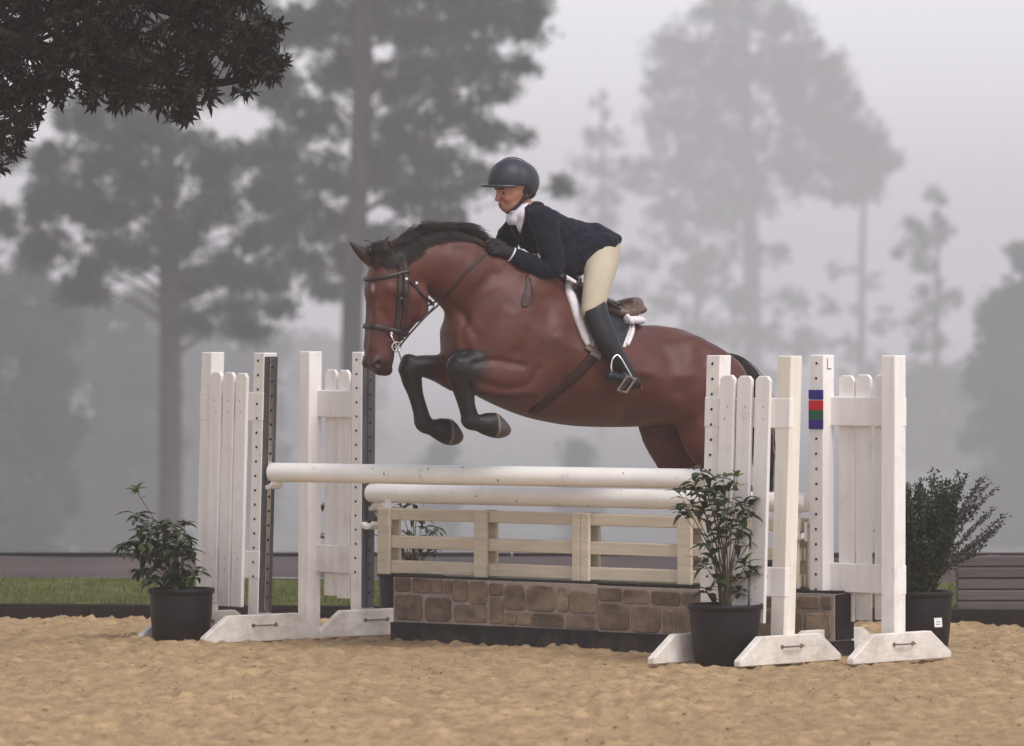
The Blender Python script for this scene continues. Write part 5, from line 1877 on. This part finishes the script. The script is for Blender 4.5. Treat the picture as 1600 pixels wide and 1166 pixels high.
# cloth folds
tmp = mesh_arrays('tmp', Jv, Jf)
nb = np.zeros(len(Jv) * 3, np.float32)
tmp.vertices.foreach_get('normal', nb)
nb = nb.reshape(-1, 3).astype(float)
bpy.data.meshes.remove(tmp)
fold = (vnoise(Jv[:, 0] * 0.05 + Jv[:, 1] * 0.10, Jv[:, 2] * 0.05 + Jv[:, 1] * 0.03 + 20, 61) - 0.5) * 3.2
fold += (vnoise(Jv[:, 0] * 0.16 - Jv[:, 1] * 0.10, Jv[:, 2] * 0.07 + 9, 62) - 0.5) * 1.8
el = np.exp(-(np.hypot(Jv[:, 0] - 838, Jv[:, 1] - 412) / 22) ** 2) * (Jv[:, 2] < -30)
fold += el * 1.5 * np.sin(Jv[:, 0] * 0.55 + Jv[:, 1] * 0.25)
wa = np.exp(-((Jv[:, 0] - 888) / 16) ** 2) * (np.abs(Jv[:, 2]) > 20)
fold += wa * 1.1 * np.sin(Jv[:, 1] * 0.42 + Jv[:, 0] * 0.2)
Jv = Jv + nb * fold[:, None]
frame_part('jacket', Jv, Jf, M['jacket'], rider)
jb = BVHTree.FromPolygons([Vector(p) for p in Jv], [tuple(q) for q in Jf.tolist()])
# shirt front and stock tie, lapels
v_, f_ = patch([(796, 334), (803, 346), (813, 365)], [(820, 317), (820, 340), (815, 367)], 12, 8, 0.6, 1.6, jb)
frame_part('shirt', v_, f_, M['shirt'], rider)
cf = Field((770, 305, -40), (850, 352, 40), 1.5)
cf.loft([(811, 320, 0, 17.5, 16.5), (812, 330, 0, 18, 18), (806, 342, 0, 14, 14)], 5, raw=True)
cf.f = np.maximum(cf.f, (318 + 0.28 * (815 - cf.ax[0][:, None, None]) - cf.ax[1][None, :, None]).astype(np.float32))
v_, f_ = cf.mesh()
frame_part('stock_tie', v_, f_, M['shirt'], rider)
def jdrape(pts, n, out):
    Q = catmull(np.array(pts, float), n)
    P, N = [], []
    d_ = Vector((SN, 0, 1)).normalized()
    for q in Q:
        hit, nrm, _, _ = jb.ray_cast(Vector((q[0] - 300 * SN, q[1], -300)), d_)
        if hit is None:
            continue
        if nrm.dot(d_) > 0:
            nrm = -nrm
        P.append(np.array(hit + nrm * out))
        N.append(np.array(nrm))
    return np.array(P), np.array(N)
for pts in ([(824, 319), (824, 340), (817, 368), (814, 388)], [(792, 338), (800, 352), (812, 370)]):
    P_, N_ = jdrape(pts, 8, 0.6)
    fr_ribbon('lapel', P_, N_, 4.2, 1.8, M['jacket'], rider)
P_, N_ = jdrape([(832, 397), (838, 398), (843, 399)], 4, 0.8)
fr_ribbon('white_sleeve_patch', P_, N_, 2.2, 0.8, M['shirt'], rider)
P_, N_ = jdrape([(843, 399), (843, 404)], 4, 0.8)
if len(P_) > 2:
    fr_ribbon('white_sleeve_patch', P_, N_, 1.4, 0.8, M['shirt'], rider)

# breeches
pf = Field((820, 350, -125), (1000, 505, 125), 1.7)
pf.loft([(930, 386, 0, 26, 42)], 8, raw=True)
for s_ in (-1, 1):
    pf.loft(leg_nodes(THIGH, s_), 8, raw=True, grow=1.0)
v_, f_ = pf.mesh()
frame_part('breeches', smooth_mesh(v_, f_, 2), f_, M['breeches'], rider)
# boots
for s_ in (-1, 1):
    kf = Field((830, 455, -145) if s_ < 0 else (830, 455, 70), (1000, 620, -68) if s_ < 0 else (1000, 620, 147), 1.5)
    kf.loft(leg_nodes(SHIN, s_), 5, raw=True, grow=1.6)
    kf.loft(leg_nodes(FOOT, s_), 5, raw=True, grow=1.4)
    kf.loft(leg_nodes([(940, 478, -88, 6, 9), (943, 470, -88, 4, 7)], s_), 4, raw=True)
    kf.loft(leg_nodes([(994, 602, -108, 5, 6), (984, 603, -112, 4, 6)], s_), 2, raw=True)
    # flat top edge, higher at the back
    slope = (478 - 0.55 * (kf.ax[0][:, None, None] - (925 - 90 * SN)) - kf.ax[1][None, :, None]).astype(np.float32)
    kf.f = np.maximum(kf.f, slope)
    v_, f_ = kf.mesh()
    bt = frame_part('boot', smooth_mesh(v_, f_, 1), f_, M['boot'], rider)
    sp = catmull([S(988, 588, -119), S(997, 592, -112), S(1000, 600, -108), S(1001, 607, -106)], 4)
    fr_tube('spur', sp if s_ < 0 else mirror(sp), 1.0, M['rusty'], rider, 6)
h_ = S(941, 474, -104)
fr_tube('boot_loop', [h_, h_ + np.array([0, 6, 0])], 1.2, M['shirt'], rider, 6)

# gloves: fists closed on the reins
def glove(side):
    gf = Field((735, 365, -62), (800, 415, -8), 0.9)
    gf.loft([(801, 398, -36, 9.5, 9), (792, 395, -36, 10, 8.5), (780, 390, -35, 11, 8)], 4)
    for i in range(4):
        y0 = 381 + 4.9 * i
        x0 = 771 + [0, -2, -1, 2][i]
        L_ = [9, 10.5, 10, 8][i]
        gf.loft([(x0 + 7, y0 + 1, -38, 3.4, 4), (x0, y0, -41, 3.3, 3.3), (x0 - L_ * .55, y0 + 1.5, -37, 3.1, 3.1), (x0 - L_ * .5, y0 + 2.5, -30, 2.9, 2.9), (x0 + 3, y0 + 3, -27, 2.7, 2.7)], 1.6)
    gf.loft([(787, 384, -30, 4.5, 4.5), (777, 378, -29, 3.8, 3.8), (767, 377, -31, 3.5, 3.4), (760, 380, -32, 3.0, 3.0)], 2)
    gv, gfc = gf.mesh()
    if side > 0:
        gv = mirror(gv)
        gfc = gfc[:, ::-1]
    return frame_part('glove', gv, gfc, M['glove'], rider)
glove(-1)
glove(1)
a = np.linspace(0, 2 * math.pi, 21)
c_ = S(799.5, 399, -36)
dirv = np.array([0.80, 0.42, -0.2])
e1 = np.cross(dirv, [0, 0, 1.0]); e1 /= np.linalg.norm(e1)
e2 = np.cross(dirv, e1); e2 /= np.linalg.norm(e2)
for s_ in (-1, 1):
    P_ = np.array(c_, float) + 11.2 * (np.cos(a)[:, None] * e1 + np.sin(a)[:, None] * e2)
    fr_tube('shirt_cuff', P_ if s_ < 0 else mirror(P_), 1.3, M['shirt'], rider, 6)

# hair under the helmet, helmet, harness
xf = Field((785, 280, -40), (850, 325, 40), 1.4)
xf.loft([(815, 298, -16, 12, 9), (824, 302, 0, 11, 14), (815, 298, 16, 12, 9)], 5, raw=True)
v_, f_ = xf.mesh()
frame_part('hair', v_, f_, M['hair'], rider)
helmet = thing('riding_helmet', 'dark navy riding helmet with short brim on the head of the rider', 'helmet', Vector(H([(801, 291, 0)])[0]))
ef = Field((740, 238, -48), (860, 325, 48), 1.3)
ef.loft([(800, 284, 0, 35.5, 29.5), (806, 285, 0, 34, 31)], 6, raw=True)
Uc = ef.ax[0][:, None, None]
Vc = ef.ax[1][None, :, None]
Wc = ef.ax[2][None, None, :]
yc = 291.5 + 20 * sstep(Uc, 806, 828)
ef.f = np.maximum(ef.f, (Vc - yc + 0 * Wc).astype(np.float32))
v_, f_ = ef.mesh()
frame_part('shell', smooth_mesh(v_, f_, 2), f_, M['helmet'], helmet)
# brim
V_, F_ = [], []
nA = 25
for i, aa in enumerate(np.linspace(R(-78), R(78), nA)):
    ca, sa = math.cos(aa), math.sin(aa)
    for (ro, yo) in ((0.93, 288.5), (1.0 + 0.37 * ca ** 1.3, 291.5), (1.0 + 0.37 * ca ** 1.3, 293.6), (0.93, 292.5)):
        V_.append((801 - 35 * ca * ro, yo + 1.2 * (1 - ca), 30 * sa * (0.93 + (ro - 0.93) * 0.45)))
for i in range(nA - 1):
    for j in range(4):
        k = (j + 1) % 4
        F_.append((i * 4 + j, (i + 1) * 4 + j, (i + 1) * 4 + k, i * 4 + k))
frame_part('brim', V_, F_, M['brim'], helmet)
for s_ in (-1, 1):
    st = catmull([(812, 290, s_ * 27), (811, 302, s_ * 23.5), (806, 315, s_ * 20), (798, 327, s_ * 13), (792, 334, 0)], 6)
    nn_ = st - np.array([806, 310, 0])
    fr_ribbon('chin_strap', st, nn_, 2.6, 1.3, M['leather'], helmet)
    st = catmull([(824, 298, s_ * 22), (816, 308, s_ * 22), (806, 315, s_ * 20)], 5)
    fr_ribbon('chin_strap', st, st - np.array([806, 305, 0]), 2.0, 1.3, M['leather'], helmet)
fr_tube('crown_piping', catmull([(801 - 34 * math.cos(t), 284 - 36.6 * math.sin(t), 0) for t in np.linspace(0.1, 2.6, 9)], 4), 0.8, M['brim'], helmet, 6)

# ------------------------------------------------------------------ fog
bm = box_bm(-1600, 1600, -75, 4300, -23.0, 62, 0)
me = bm_mesh(bm, 'haze')
hz = bpy.data.materials.new('haze')
hz.use_nodes = True
nt = hz.node_tree
nt.nodes.clear()
pv = nt.nodes.new('ShaderNodeVolumePrincipled')
pv.inputs['Color'].default_value = (0.955, 0.93, 0.95, 1)
pv.inputs['Density'].default_value = 0.00125
pv.inputs['Anisotropy'].default_value = 0.0
mo = nt.nodes.new('ShaderNodeOutputMaterial')
nt.links.new(pv.outputs[0], mo.inputs['Volume'])
o = link('haze', me, hz)
o['kind'] = 'stuff'
o['label'] = 'pale morning fog filling the whole place'
o['category'] = 'fog'
